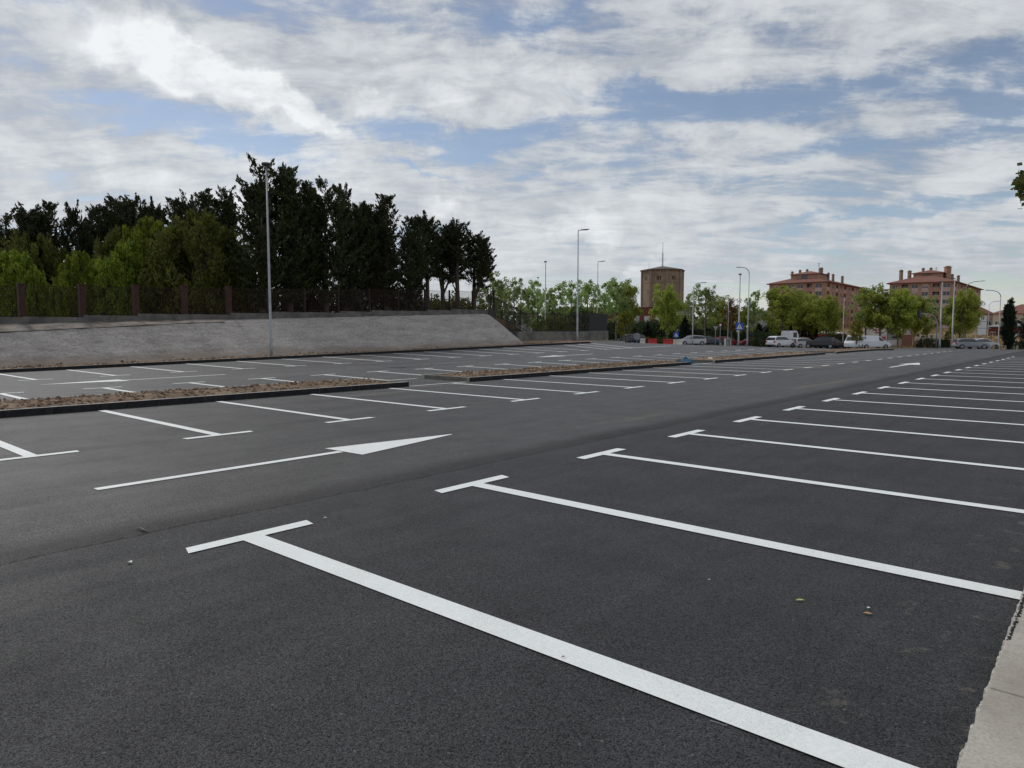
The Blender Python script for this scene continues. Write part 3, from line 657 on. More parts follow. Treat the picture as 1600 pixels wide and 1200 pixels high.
# ---------------------------------------------------------------- signs and barriers
def sign(px, d, ytop, w, shape, front, label, dy=.03, twopost=False, face=None):
    X, Y = at(px, d); zb_ = gz(X, Y)-.1; zt = zpy(ytop, d)-zb_
    t = thing('road_sign', label, 'road sign', (X, Y, zb_), YAW)
    m = MB(); m.tube([(0, 0, 0), (0, 0, zt-.02)], .04, 8); m.build('post', M_STEEL, t)
    m = MB(); 
    if shape == 'round': P = [(w/2*math.cos(a), zt-w/2+w/2*math.sin(a)) for a in [2*math.pi*i/24 for i in range(24)]]
    elif shape == 'yield': P = [(-w/2, zt), (0, zt-w*.87), (w/2, zt)]
    else: P = [(-w/2, zt-w), (w/2, zt-w), (w/2, zt), (-w/2, zt)]
    n = len(P); m.add([(a, -.06, c) for a, c in P]+[(a, -.045, c) for a, c in P], [tuple(range(n)), tuple(range(n, 2*n))[::-1]]+[(i, n+i, n+(i+1) % n, (i+1) % n) for i in range(n)])
    pl = m.build('plate', front, t)
    if face: face(pl, w, zt)
    return t
def ped(pl, w, zt):      # white triangle with a small walking figure
    m = MB(); c = zt-w/2; m.add([(-w*.38, -.064, c-w*.33), (w*.38, -.064, c-w*.33), (0, -.064, c+w*.38)], [(0, 1, 2)]); m.build('triangle', M_SWHITE, pl)
    m = MB()
    m.box(-.03*w, .04*w, -.07, -.066, c-.08*w, c+.1*w); m.box(-.1*w, -.04*w, -.07, -.066, c-.28*w, c-.09*w); m.box(.05*w, .11*w, -.07, -.066, c-.28*w, c-.09*w); m.box(-.03*w, .03*w, -.07, -.066, c+.11*w, c+.17*w)
    m.build('walking_figure', M_BLACKF, pl)
sign(995, 94, 520, .95, 'round', M_SIGNB, 'round road sign seen from its grey back, beside the short white barrier')
sign(1056, 94, 519, .72, 'square', M_BLUE, 'small square blue crossing sign standing between the barriers', face=ped)
sign(1154.6, 95, 504, 1.05, 'square', M_BLUE, 'large square blue crossing sign on the tall round-headed lamp', face=ped)
sign(1117.5, 95, 509.5, .75, 'yield', M_SIGNB, 'pale downward triangle sign seen from behind, left of the bronze-leaved tree')
sign(1125, 97, 506, .3, 'round', M_SWHITE, 'narrow pole with a tiny pale round disc, beside the downward triangle sign')
sign(1166.5, 97, 508, .35, 'round', M_SWHITE, 'tiny white round disc on a post at the foot of the left-curved lamp')
sign(1585, 84, 522, .62, 'yield', M_SWHITE, 'white downward triangle sign right of the columnar cypress')
for i, (px, mt, nm, w) in enumerate(((1004, M_PWHITE, 'white', .7), (1019, M_PRED, 'red', 1.25), (1043.5, M_PRED, 'red', 1.25), (1059, M_PWHITE, 'white', 1.25))):
    X, Y = at(px, 97); t = thing('water_barrier', ['short off-white plastic road barrier, leftmost of four barriers', 'red plastic road barrier beside the short white one', 'red plastic road barrier left of the blue crossing sign', 'long off-white plastic road barrier at the right end of the barriers'][i], 'barrier', (X, Y, zlot(X, Y)), YAW, 'plastic barriers closing the road')
    m = MB(); v = []; 
    for (zz, wd) in ((0, .25), (.12, .25), (.2, .17), (.55, .11), (.72, .12), (.8, .09)): v += [(-w/2, -wd, zz), (w/2, -wd, zz), (w/2, wd, zz), (-w/2, wd, zz)]
    m.add(v, [(3, 2, 1, 0), (20, 21, 22, 23)]+[(4*a+k, 4*a+(k+1) % 4, 4*a+4+(k+1) % 4, 4*a+4+k) for a in range(5) for k in range(4)]); m.build('shell', mt, t)
    m = MB(); m.tube([(w/4, 0, .79), (w/4, 0, .84)], .06, 8); m.build('filler_cap', mt, t)
for i, px in enumerate((1553, 1563.5, 1571, 1590)):
    X, Y = at(px, 66); t = thing('bollard', ['yellowish stone bollard left of the left-curved lamp foot', 'yellowish stone bollard right of the left-curved lamp foot', 'yellowish stone bollard at the left foot of the columnar cypress', 'yellowish stone bollard right of the white triangle sign'][i], 'bollard', (X, Y, zlot(X, Y)), 0, 'stone bollards at the far edge of the lot')
    m = MB(); m.tube([(0, 0, 0), (0, 0, .42), (0, 0, .46), (0, 0, .5)], [.17, .14, .16, .12], 12); m.build('shaft', mat('yellow_stone', col=(.24, .21, .14), rough=.9, var=.2), t)
    m = MB(); m.tube([(0, 0, .5), (0, 0, .58), (0, 0, .63)], [.12, .13, .05], 12); m.build('cap', mat('yellow_stone'), t); t.scale = (.62, .62, .72)

# ---------------------------------------------------------------- vehicles
def carpaint(name, col, rough=.3, metal=0): 
    m = mat(name, col=col, rough=rough, metal=metal); m.node_tree.nodes['Principled BSDF'].inputs['Coat Weight'].default_value = .5; return m
PROF = {  # x fraction from the rear, belt z, roof z (None = same as belt), roof inset
 'hatch': [(0, .55, .70), (.02, .82, .90), (.07, .92, 1.28), (.16, .93, 1.42), (.42, .93, 1.47), (.52, .93, 1.42), (.70, .92, .98), (.85, .86, .88), (.96, .72, .74), (1, .5, .55)],
 'suv': [(0, .6, .78), (.02, .92, 1.02), (.06, 1.02, 1.42), (.15, 1.03, 1.60), (.46, 1.02, 1.63), (.56, 1.02, 1.55), (.70, 1.02, 1.10), (.86, .98, 1.0), (.97, .85, .87), (1, .6, .62)],
 'van': [(0, .6, .9), (.01, 1.05, 1.7), (.03, 1.08, 1.82), (.3, 1.08, 1.86), (.60, 1.08, 1.84), (.68, 1.06, 1.68), (.80, 1.05, 1.12), (.90, .98, 1.0), (.98, .82, .84), (1, .55, .6)]}
def vehicle(px, d, kind, L, Wd, paint, face, name, label, cat='car', rz=0, panel=False, group='vehicles parked along the far street'):
    X, Y = at(px, d); t = thing(name, label, cat, (X, Y, zlot(X, Y)), YAW+(0 if face > 0 else math.pi)+rz, group)
    pr = PROF[kind]; v = []; w = Wd/2
    for (fx, zb_, zr) in pr:
        x_ = (fx-.5)*L; g = (zr-zb_); en = 1-.12*max(0, abs(fx-.5)*2-.8)/.2; ww = w*en; wr = ww*(1-.22*min(1, g/.5))
        zl_ = .28 if .02 < fx < .98 else .34
        v += [(x_, -ww*.95, zl_), (x_, -ww, .5), (x_, -ww*.99, zb_), (x_, -wr, zr), (x_, 0, zr+.03), (x_, wr, zr), (x_, ww*.99, zb_), (x_, ww, .5), (x_, ww*.95, zl_)]
    n = len(pr); f = [(9*i+k, 9*(i+1)+k, 9*(i+1)+k+1, 9*i+k+1) for i in range(n-1) for k in range(8)]+[tuple(range(9)), tuple((n-1)*9+k for k in range(9))[::-1]]
    m = MB().add(v, f); body = m.build('body', paint, t, False)
    gl = [i for i in range(n) if pr[i][2]-pr[i][1] > .2]
    for sd in (-1, 1):
        m = MB()
        def P(i, lo, hi=None, q=None):
            fx, zb_, zr = pr[i]; g = zr-zb_; a = (w*(1-.12*max(0, abs(fx-.5)*2-.8)/.2)); wr = a*(1-.22*min(1, g/.5)); y_ = a*.99+(wr-a*.99)*lo
            return ((fx-.5)*L, sd*(y_+.012), zb_+g*lo)
        seq = gl[:]
        for a, c in zip(seq[:-1], seq[1:]):
            if panel and pr[c][0] < .62: continue
            m.add([P(a, .1), P(c, .1), P(c, .84), P(a, .84)], [(0, 1, 2, 3)])
        if gl[-1]+1 < n:
            a = gl[-1]; c = a+1; pa, pb, pc = P(a, .1), P(a, .84), P(c, .2); m.add([pa, (pa[0]+(pc[0]-pa[0])*.8, pc[1], pa[2]+.02), pb], [(0, 1, 2)])
        m.build('side_window', M_GLASS, t)
    for (i, j, nm) in ((gl[-1], gl[-1]+1, 'windscreen'), (gl[0], gl[0]-1, 'rear_window')):
        fa, ba, ra = pr[i]; fb, bb, rb = pr[j]; s_ = 1 if fb > fa else -1
        p0 = ((fa-.5)*L+s_*.02, ra+.02); p1 = ((fb-.5)*L+s_*.02, rb+.03)
        wa, wb = w*.72, w*.82; m = MB(); m.add([(p0[0], -wa, p0[1]), (p0[0], wa, p0[1]), (p1[0], wb, p1[1]), (p1[0], -wb, p1[1])], [(0, 1, 2, 3)]); m.build(nm, M_GLASS, t)
    for fx in (.18, .82):
        for sd in (-1, 1):
            xx = (fx-.5)*L; m = MB(); m.tube([(xx, sd*(w-.2), .33), (xx, sd*(w+.015), .33)], .33, 18); wh = m.build('wheel', M_TYRE, t)
            m = MB(); m.tube([(xx, sd*(w+.016), .33), (xx, sd*(w+.03), .33)], .2, 14); m.build('rim', M_RIM, wh)
    zlgt = pr[-2][1]-.08
    for sd in (-1, 1):
        m = MB(); m.box(L/2-.16, L/2-.03, sd*w*.62-.16, sd*w*.62+.16, zlgt-.08, zlgt+.05); m.build('headlight', M_SWHITE, t)
        m = MB(); m.box(-L/2-.01, -L/2+.12, sd*w*.78-.12, sd*w*.78+.1, .72, .95); m.build('tail_light', M_PRED, t)
    m = MB(); m.box(-L/2-.02, -L/2+.1, -w*.8, w*.8, .3, .45); m.build('bumper', M_DKSTEEL, t)
    return t
PW = carpaint('white_car_paint', (.72, .73, .76)); PS = carpaint('silver_car_paint', (.30, .32, .35), .4); PD = carpaint('dark_blue_car_paint', (.02, .035, .07)); PB = carpaint('black_car_paint', (.012, .013, .018)); PR = carpaint('red_car_paint', (.25, .02, .03)); PG = carpaint('pale_grey_car_paint', (.5, .5, .52))
vehicle(987, 101, 'hatch', 4.0, 1.75, PD, -1, 'parked_car', 'dark blue hatchback at the far left of the street, partly behind the round sign')
vehicle(973, 106, 'hatch', 4.0, 1.75, PW, -1, 'parked_car', 'white car with only its bonnet showing left of the dark blue hatchback')
vehicle(1079, 101, 'hatch', 4.3, 1.78, PG, -1, 'parked_car', 'pale grey hatchback facing left, right of the long white barrier', rz=.25)
vehicle(1111, 106, 'hatch', 4.1, 1.75, PD, 1, 'parked_car', 'navy car behind the downward triangle sign', rz=-.2)
vehicle(1135, 107, 'hatch', 4.1, 1.75, PR, 1, 'parked_car', 'dark red car under the bronze-leaved tree', rz=.4)
vehicle(1172, 108, 'hatch', 4.1, 1.75, PR, -1, 'parked_car', 'dark red car left of the round green hedge', rz=.2)
vehicle(1220, 99, 'suv', 4.35, 1.8, PW, 1, 'parked_car', 'white off-roader parked right of the round green hedge', rz=.5)
vehicle(1257, 100, 'hatch', 4.3, 1.75, PG, 1, 'parked_car', 'lilac grey low car in front of the flatbed truck', rz=.3)
vehicle(1281, 99, 'suv', 4.5, 1.85, PB, -1, 'parked_car', 'black off-roader with bright headlight, left of the white vans', rz=-.5)
vehicle(1301, 102, 'hatch', 4.4, 1.78, PB, 1, 'parked_car', 'black low car between the black off-roader and the white vans', rz=.3)
vehicle(1334, 94, 'van', 4.2, 1.8, PW, -1, 'parked_van', 'white window van with its rear corner showing, left one of two white vans', 'van', rz=-2.2+math.pi)
vehicle(1363, 98, 'van', 4.5, 1.85, PW, 1, 'parked_van', 'white panel van facing right, right one of two white vans', 'van', rz=.1, panel=True)
vehicle(1517, 96, 'hatch', 4.2, 1.75, PS, 1, 'parked_car', 'silver car under the leafy tree, left of the white panel', rz=-.25)
vehicle(1536, 97, 'hatch', 4.2, 1.75, PG, 1, 'parked_car', 'pale grey car below the white panel', rz=.2)
# flatbed recovery truck
X, Y = at(1244, 107); t = thing('flatbed_truck', 'small flatbed truck with white cab and dark red sloping ramp', 'truck', (X, Y, zlot(X, Y)), YAW+.5, 'vehicles parked along the far street')
m = MB(); m.add([(-2.3, -1, .6), (-.7, -1, .6), (-.7, -1, 2.0), (-1.1, -1, 2.6), (-2.1, -1, 2.6), (-2.3, -1, 1.5), (-2.3, 1, .6), (-.7, 1, .6), (-.7, 1, 2.0), (-1.1, 1, 2.6), (-2.1, 1, 2.6), (-2.3, 1, 1.5)], [(0, 1, 2, 3, 4, 5), (11, 10, 9, 8, 7, 6)]+[(i, 6+i, 6+(i+1) % 6, (i+1) % 6) for i in range(6)]); m.build('cab', PW, t)
m = MB(); m.box(-1.9, -1.1, -1.012, -1.002, 1.6, 2.35); m.build('cab_window', M_GLASS, t)
m = MB(); m.add([(-.6, -1.05, 1.7), (3.6, -1.05, .7), (3.6, 1.05, .7), (-.6, 1.05, 1.7), (-.6, -1.05, 1.4), (3.6, -1.05, .5), (3.6, 1.05, .5), (-.6, 1.05, 1.4)], [(0, 1, 2, 3), (7, 6, 5, 4), (0, 4, 5, 1), (1, 5, 6, 2), (2, 6, 7, 3), (3, 7, 4, 0)]); m.build('ramp_bed', PR, t)
for xx in (-1.6, 2.0):
    for sd in (-1, 1):
        m = MB(); m.tube([(xx, sd*.75, .4), (xx, sd*1.04, .4)], .4, 16); m.build('wheel', M_TYRE, t)

# ---------------------------------------------------------------- buildings
def facade(root, wall, p0, p1, z0, z1, ops, wm):
    """wall from p0 to p1 (outside on the right hand side) with real openings"""
    p0, p1 = Vector(p0), Vector(p1); L = (p1-p0).length; u = (p1-p0)/L; nrm = Vector((u.y, -u.x))
    us = sorted({0.0, L, *[round(o[0], 3) for o in ops], *[round(o[1], 3) for o in ops]}); zs_ = sorted({z0, z1, *[round(o[2], 3) for o in ops], *[round(o[3], 3) for o in ops]})
    def pt(a, z, dep=0): q = p0+u*a-nrm*dep; return (q.x, q.y, z)
    for i in range(len(us)-1):
        for j in range(len(zs_)-1):
            mu, mz = (us[i]+us[i+1])/2, (zs_[j]+zs_[j+1])/2
            if any(o[0] < mu < o[1] and o[2] < mz < o[3] for o in ops): continue
            wall.add([pt(us[i], zs_[j]), pt(us[i+1], zs_[j]), pt(us[i+1], zs_[j+1]), pt(us[i], zs_[j+1])], [(0, 1, 2, 3)])
    for o in ops:
        a, c, zl_, zh, kind = o; dep = .22 if kind != 'loggia' else 1.3
        wall.mat(0).add([pt(a, zl_), pt(a, zh), pt(a, zh, dep), pt(a, zl_, dep)], [(0, 1, 2, 3)]); wall.add([pt(c, zl_), pt(c, zh), pt(c, zh, dep), pt(c, zl_, dep)], [(3, 2, 1, 0)])
        wall.add([pt(a, zl_), pt(c, zl_), pt(c, zl_, dep), pt(a, zl_, dep)], [(0, 3, 2, 1)] if False else [(0, 1, 2, 3)]); wall.add([pt(a, zh), pt(c, zh), pt(c, zh, dep), pt(a, zh, dep)], [(3, 2, 1, 0)])
        if kind == 'loggia':
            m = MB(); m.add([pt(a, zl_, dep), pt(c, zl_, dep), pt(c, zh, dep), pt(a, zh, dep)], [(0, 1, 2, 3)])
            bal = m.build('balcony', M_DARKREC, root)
            m = MB(); hh = zl_+.95; P = [pt(a, zl_, .05), pt(c, zl_, .05), pt(c, zl_, .15), pt(a, zl_, .15)]; m.prism([(q[0], q[1]) for q in P], zl_+.01, hh); m.build('parapet', wm, bal)
            m = MB(); w_ = (c-a); m.add([pt(a+w_*.2, zl_+.1, dep-.03), pt(c-w_*.2, zl_+.1, dep-.03), pt(c-w_*.2, zh-.3, dep-.03), pt(a+w_*.2, zh-.3, dep-.03)], [(0, 1, 2, 3)]); m.build('balcony_door', M_GLASS, bal)
        else:
            m = MB(); fr = .07
            def bar(a0, a1, b0, b1): 
                P = [pt(a0, 0, dep-.06), pt(a1, 0, dep-.06), pt(a1, 0, dep-.005), pt(a0, 0, dep-.005)]; m.prism([(q[0], q[1]) for q in P], b0, b1)
            bar(a, a+fr, zl_, zh); bar(c-fr, c, zl_, zh); bar(a+fr, c-fr, zl_, zl_+fr); bar(a+fr, c-fr, zh-fr, zh); bar((a+c)/2-.035, (a+c)/2+.035, zl_+fr, zh-fr)
            fo = m.build('window', M_FRAME, root)
            sh = random.random()
            if kind == 'shut' or sh < .35:
                zc_ = zl_+(zh-zl_)*(random.choice([0, .35, .6]) if kind != 'shut' else 0); m = MB(); m.add([pt(a+fr, zc_, dep-.03), pt(c-fr, zc_, dep-.03), pt(c-fr, zh-fr, dep-.03), pt(a+fr, zh-fr, dep-.03)], [(0, 1, 2, 3)]); m.build('blind', M_PANELP if kind != 'shut' else M_FRAME, fo)
            m = MB(); m.add([pt(a, zl_, dep), pt(c, zl_, dep), pt(c, zh, dep), pt(a, zh, dep)], [(0, 1, 2, 3)]); m.build('pane', M_GLASS, fo)
def hip(mb, P, z, rise, ov, th=.25, inset=None):
    """hip roof over quad P (ccw) with an eave slab"""
    c = sum((Vector(p) for p in P), Vector((0, 0)))/4; Q = []
    for i in range(4):
        a, p, q = Vector(P[i-1]), Vector(P[i]), Vector(P[(i+1) % 4]); Q.append(p+((p-a).normalized()+(p-q).normalized())*ov)
    mb.prism([tuple(q) for q in Q], z, z+th)
    L01, L12 = (Q[1]-Q[0]).length, (Q[2]-Q[1]).length
    if L01 < L12: r0 = (Q[0]+Q[1])/2+(Q[2]-Q[1]).normalized()*L01/2; r1 = (Q[2]+Q[3])/2-(Q[2]-Q[1]).normalized()*L01/2; F_ = [(0, 1, 4), (1, 2, 5, 4), (2, 3, 5), (3, 0, 4, 5)]
    else: r0 = (Q[3]+Q[0])/2+(Q[1]-Q[0]).normalized()*L12/2; r1 = (Q[1]+Q[2])/2-(Q[1]-Q[0]).normalized()*L12/2; F_ = [(3, 0, 4), (0, 1, 5, 4), (1, 2, 5), (2, 3, 4, 5)]
    mb.add([(q.x, q.y, z+th+.003) for q in Q]+[(r0.x, r0.y, z+th+rise), (r1.x, r1.y, z+th+rise)], F_)
def apartment(label, pl, dl, pc, dc, pe, de, eave_y, cols, pent, chim, seed):
    random.seed(seed)
    A, Bc, E = Vector(at(pl, dl)), Vector(at(pc, dc)), Vector(at(pe, de)); Dd = A+E-Bc
    ze = zpy(eave_y, dc); z0 = 1.8; nfl = 6; fh = (ze-z0)/nfl
    t = thing('apartment_block', label, 'apartment building', (0, 0, 0)); w = MB()
    L = (Bc-A).length; ops = []
    for f in range(nfl):
        for (u, wd, kd) in cols: zz = z0+f*fh; ops.append((u*L-wd/2, u*L+wd/2, zz+(.95 if kd != 'loggia' else .25), zz+fh-.35, kd))
    facade(t, w, A, Bc, z0-3, ze, ops, M_APT)
    L2 = (E-Bc).length; ops = []; nc = 10
    for f in range(nfl):
        for k_ in range(nc):
            kd = 'loggia' if k_ % 2 == 0 else 'win'; u = (k_+.5)/nc*L2; wd = 3.0 if kd == 'loggia' else 1.7; zz = z0+f*fh; ops.append((u-wd/2, u+wd/2, zz+(.95 if kd == 'win' else .2), zz+fh-.35, kd))
    facade(t, w, Bc, E, z0-3, ze, ops, M_PANELP)
    facade(t, w, E, Dd, z0-3, ze, [], M_APT); facade(t, w, Dd, A, z0-3, ze, [], M_APT)
    w.build('wall', M_APT, t)
    for (u, wd, kd) in cols:
        if kd == 'win':     # pale panels between the windows of one column
            m = MB(); d_ = (Bc-A)/L; nn = Vector((d_.y, -d_.x))
            for f in range(1, nfl):
                zz = z0+f*fh; P = [A+d_*(u*L-wd/2)+nn*.04, A+d_*(u*L+wd/2)+nn*.04, A+d_*(u*L+wd/2)+nn*.004, A+d_*(u*L-wd/2)+nn*.004]
                m.prism([tuple(q) for q in P], zz-.33, zz+.93)
            m.build('spandrel_panel', M_PANELP, t)
    m = MB(); hip(m, [A, Bc, E, Dd], ze+.003, 3.2, .9); rf = m.build('roof', M_TILE, t)
    (q0, q1, dd, yt, ye) = pent; a0, a1 = Vector(at(q0, dd)), Vector(at(q1, dd)); back = (E-Bc).normalized()*9; m = MB(); zt = zpy(ye, dd)
    dv = (Bc-A).normalized()*(a1-a0).length; P = [a0, a0+dv, a0+dv+back, a0+back]
    m.prism([tuple(p) for p in P], ze+.3, zt); m.build('penthouse', M_APT, t)
    m = MB(); hip(m, P, zt+.003, 1.3, .6, .15); m.build('roof', M_TILE, t)
    mid = a0+dv*.45; m = MB(); d_ = dv.normalized(); nn = Vector((d_.y, -d_.x)); P = [mid-d_*1.1+nn*.05, mid+d_*1.1+nn*.05, mid+d_*1.1+nn*.005, mid-d_*1.1+nn*.005]; m.prism([tuple(p) for p in P], ze+1.4, zt-.3); m.build('window', M_GLASS, t)
    for (cx, dd, cy, wpx) in chim:
        X, Y = at(cx, dd); zc_ = zpy(cy, dd); r = wpx/F*dd/2; m = MB()
        m.cbox((X, Y), (r*2, r*2), ze+.5, zc_-.5, YAW); m.cbox((X, Y), (r*2.5, r*2.5), zc_-.497, zc_-.3, YAW); m.cbox((X, Y), (r*1.5, r*1.5), zc_-.297, zc_, YAW); m.build('chimney', M_TOWER if wpx < 6 else M_APT, rf)
    return t
colsA = [(.11, 2.0, 'win'), (.26, 1.9, 'loggia'), (.40, 1.8, 'win'), (.55, 2.0, 'win'), (.71, 1.9, 'loggia'), (.87, 2.2, 'win')]
colsB = [(.09, 1.7, 'win'), (.24, 1.8, 'loggia'), (.40, 1.9, 'win'), (.56, 1.9, 'win'), (.73, 1.9, 'loggia'), (.89, 2.0, 'win')]
tA = apartment('orange brick apartment block with tiled roof, left one of two, beside the dark spruces', 1200, 259, 1288.5, 245, 1349, 287, 440.5, colsA, (1234, 1277, 258, 423, 430),
          [(1235, 259, 424, 3), (1247, 270, 421.5, 3), (1258, 272, 420.5, 3), (1279.5, 256, 418, 4.5), (1291, 258, 426, 3), (1298.5, 262, 428, 3), (1313, 262, 431, 3)], 3)
tB = apartment('orange brick apartment block with tiled roof, right one, behind the pair of tall masts', 1387, 235, 1487, 225, 1529, 269, 440.5, colsB, (1423, 1462, 238, 420, 428),
          [(1404, 238, 421.5, 4), (1417, 239, 422.5, 4), (1476, 234, 415.5, 7), (1483.5, 240, 428, 3), (1493, 244, 430, 3), (1438, 250, 418.5, 3), (1450, 250, 418, 3)], 4)
for (tt, px, d, y0, y1) in ((tA, 1276, 262, 430, 410), (tB, 1458, 245, 432, 417)):
    X, Y = at(px, d); m = MB(); m.tube([(X, Y, zpy(y0, d)), (X, Y, zpy(y1, d))], .07, 6); z_ = zpy(y1+2, d); m.cbox((X, Y), (1.6, .06), z_, z_+.06, YAW); m.cbox((X, Y), (1.1, .06), z_-.6, z_-.54, YAW); m.build('aerial', M_DKSTEEL, tt)

# octagonal water tower
X, Y = at(1033.5, 170); ze = zpy(424, 170); t = thing('water_tower', 'eight-sided brown brick water tower with a mast on its low roof', 'water tower', (X, Y, 0), YAW)
Rr = 5.05; oc = [(Rr*math.cos(R(-90+45*i)), Rr*math.sin(R(-90+45*i))) for i in range(8)]; w = MB()
for i in range(8):
    p0, p1 = oc[i], oc[(i+1) % 8]; L = math.dist(p0, p1); vis = i in (0, 7)
    ops = []
    for q in range(3): u = L/2+(q-1)*.38; ops.append((u-.1, u+.1, ze-2.35, ze-1.4, 'slot'))
    if i == 7: ops.append((L*.35, L*.5, ze-8.2, ze-7.3, 'slot'))
    # shallow recessed panel with openings
    P0, P1 = Vector(p0), Vector(p1); u_ = (P1-P0)/L; nn = Vector((u_.y, -u_.x))
    us = sorted({0, L, *[o[0] for o in ops], *[o[1] for o in ops]}); zz = sorted({-2, ze, *[o[2] for o in ops], *[o[3] for o in ops]})
    def pt(a, z, dep=0): q = P0+u_*a-nn*dep; return (q.x, q.y, z)
    for a in range(len(us)-1):
        for c in range(len(zz)-1):
            mu, mz = (us[a]+us[a+1])/2, (zz[c]+zz[c+1])/2
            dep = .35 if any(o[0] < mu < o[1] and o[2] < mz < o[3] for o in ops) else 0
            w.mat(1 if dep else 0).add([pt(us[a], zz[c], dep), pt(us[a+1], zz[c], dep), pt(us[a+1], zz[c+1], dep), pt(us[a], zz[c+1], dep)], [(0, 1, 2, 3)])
    w.mat(0)
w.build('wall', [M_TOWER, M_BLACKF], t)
M_PIER = mat('tower_pier_brick', f_brick((.26, .19, .135), (.22, .155, .11), (.3, .23, .17)), rough=.9)
for i in range(8):
    a = R(-90+45*i); m = MB(); m.cbox((math.cos(a)*(Rr-.02), math.sin(a)*(Rr-.02)), (.34, .6), -2, ze-.005, a); m.build('pier', M_PIER, t)
m = MB()
for zz in (ze-1.1, ze-2.9): m.prism([(x_*1.012, y_*1.012) for x_, y_ in oc], zz, zz+.16)
m.build('string_course', M_PIER, t)
m = MB(); oo = [(x_*1.09, y_*1.09) for x_, y_ in oc]; m.prism(oo, ze, ze+.22); m.add([(*p, ze+.222) for p in oo]+[(0, 0, ze+1.3)], [(i, (i+1) % 8, 8) for i in range(8)]); m.build('roof', M_BROOF, t)
zt = zpy(378, 170); m = MB(); m.tube([(0, 0, ze+1.1), (0, 0, zt)], [.09, .04], 6)
for q in range(7): zz = ze+1.6+q*.42; m.cbox((.12*(1 if q % 2 else -1), 0), (.3, .06), zz, zz+.06)
for q in (-.14, .14): m.tube([(q, 0, ze+1.1), (q, 0, zt-2.6)], .025, 5)
m.build('mast', M_STEEL, t)
m = MB(); m.tube([(-3.3, 0, ze+.3), (-3.3, 0, ze+1.9)], .03, 5); m.build('aerial', M_STEEL, t)

# low red brick building
random.seed(11)
t = thing('red_brick_building', 'long low red brick building with white-framed windows below the water tower', 'building'); w = MB()
p0, p1 = Vector(at(876, 138)), Vector(at(1057, 138)); p2 = Vector(at(1084, 141)); L = (p1-p0).length; zt = zpy(480, 138)
def U(px): return (px-876)/(1057-876)*L
ops = [(U(a), U(c), zpy(504, 138), zpy(493, 138), 'shut') for a, c in ((940, 949), (989, 999), (1006, 1016), (1023, 1032))]+[(U(a), U(c), zpy(504, 138), zpy(493, 138), 'win') for a, c in ((886, 896), (905, 915), (960, 969))]
facade(t, w, p0, p1, -1.2, zt, ops, M_RED)
bk = Vector((-SN, CS))*14; facade(t, w, p0+bk, p0, -1.2, zt, [], M_RED); facade(t, w, p2, p2+bk, -1.2, zt, [], M_RED)
w.prism([tuple(q) for q in (p0, p1, p2, p2+bk, p0+bk)], zt-.25, zt-.01)
w.build('wall', M_RED, t)
m = MB(); n_ = 14; cc = [(p1+(p2-p1)*i/n_)-Vector((-SN, CS))*(1.5*math.sin(math.pi*i/n_)) for i in range(n_+1)]
for i in range(n_): m.add([(*cc[i], -1.2), (*cc[i+1], -1.2), (*cc[i+1], zpy(484.5, 137)), (*cc[i], zpy(484.5, 137))], [(0, 1, 2, 3)])
m.build('curved_metal_front', M_GREYR, t)
m = MB(); cc2 = [c_-Vector((-SN, CS))*.25 for c_ in cc]; m.prism([tuple(q) for q in cc2]+[tuple(p2), tuple(p1)], zpy(484.4, 137), zt+.15); m.build('parapet', M_RED, t)
m = MB(); X, Y = at(1058.5, 134.5); m.tube([(X, Y, -1.2), (X, Y, zpy(480, 134))], .35, 10); m.build('column', M_WHITE, t)

def house(label, pts, zb_, ze, wm, rm, rise, ops_front=(), name='house', ov=.5, cat='house'):
    t = thing(name, label, cat); w = MB(); P = [Vector(p) for p in pts]
    facade(t, w, P[0], P[1], zb_, ze, list(ops_front), wm)
    for i in (1, 2, 3): facade(t, w, P[i], P[(i+1) % 4], zb_, ze, [], wm)
    w.build('wall', wm, t); m = MB(); hip(m, P, ze+.003, rise, ov, .15); m.build('roof', rm, t); return t
def quad(pa, da, pb, db, dep):
    a, c = Vector(at(pa, da)), Vector(at(pb, db)); u = (c-a).normalized(); n_ = Vector((-u.y, u.x)); return [a, c, c+n_*dep, a+n_*dep]
def wins(pa, pb, d, n_, zl_, zh, wd=1.2):
    L = (Vector(at(pb, d))-Vector(at(pa, d))).length; return [(L*(i+.5)/n_-wd/2, L*(i+.5)/n_+wd/2, zl_, zh, 'win') for i in range(n_)]
house('white house with brown roof seen through the black fence near the end of the bank', quad(806, 100, 838, 100, 8), -1, zpy(496, 100), M_WHITE, M_BROOF, 1.6, wins(806, 838, 100, 2, .3, 1.6))
house('small brick hut behind the black fence, left of the soil island lamp', quad(856, 120, 880, 120, 6), -1, zpy(490, 120), M_RED, M_BROOF, .5, wins(856, 880, 120, 2, 0, 1.5))
house('low grey concrete building behind the trees, left of the left apartment block', quad(1172, 160, 1212, 160, 10), -1, zpy(487, 160), M_GREYR, M_GREYR, .3, wins(1172, 1212, 160, 4, .8, 2.6, 1.0), 'grey_building')
house('row of terraced houses under red tiles behind the white panel', quad(1522, 215, 1549, 215, 12), 0, zpy(491, 215), M_CREAM, M_TILE, 2.6, wins(1522, 1549, 215, 3, 3.6, 5.0), 'terraced_house')
house('long cream terrace under red tiles behind the columnar cypress', quad(1549.5, 210, 1640, 200, 12), 0, zpy(490.5, 208), M_CREAM, M_TILE, 2.8, wins(1549.5, 1640, 205, 7, 3.2, 4.6), 'terraced_house')
house('grey-walled building with pale sloping roof between the white panel and the cypress', quad(1544, 165, 1600, 160, 9), 0, zpy(511, 162), M_RED, M_GREYR, 1.0, wins(1544, 1600, 162, 5, .8, 1.6), 'shed')
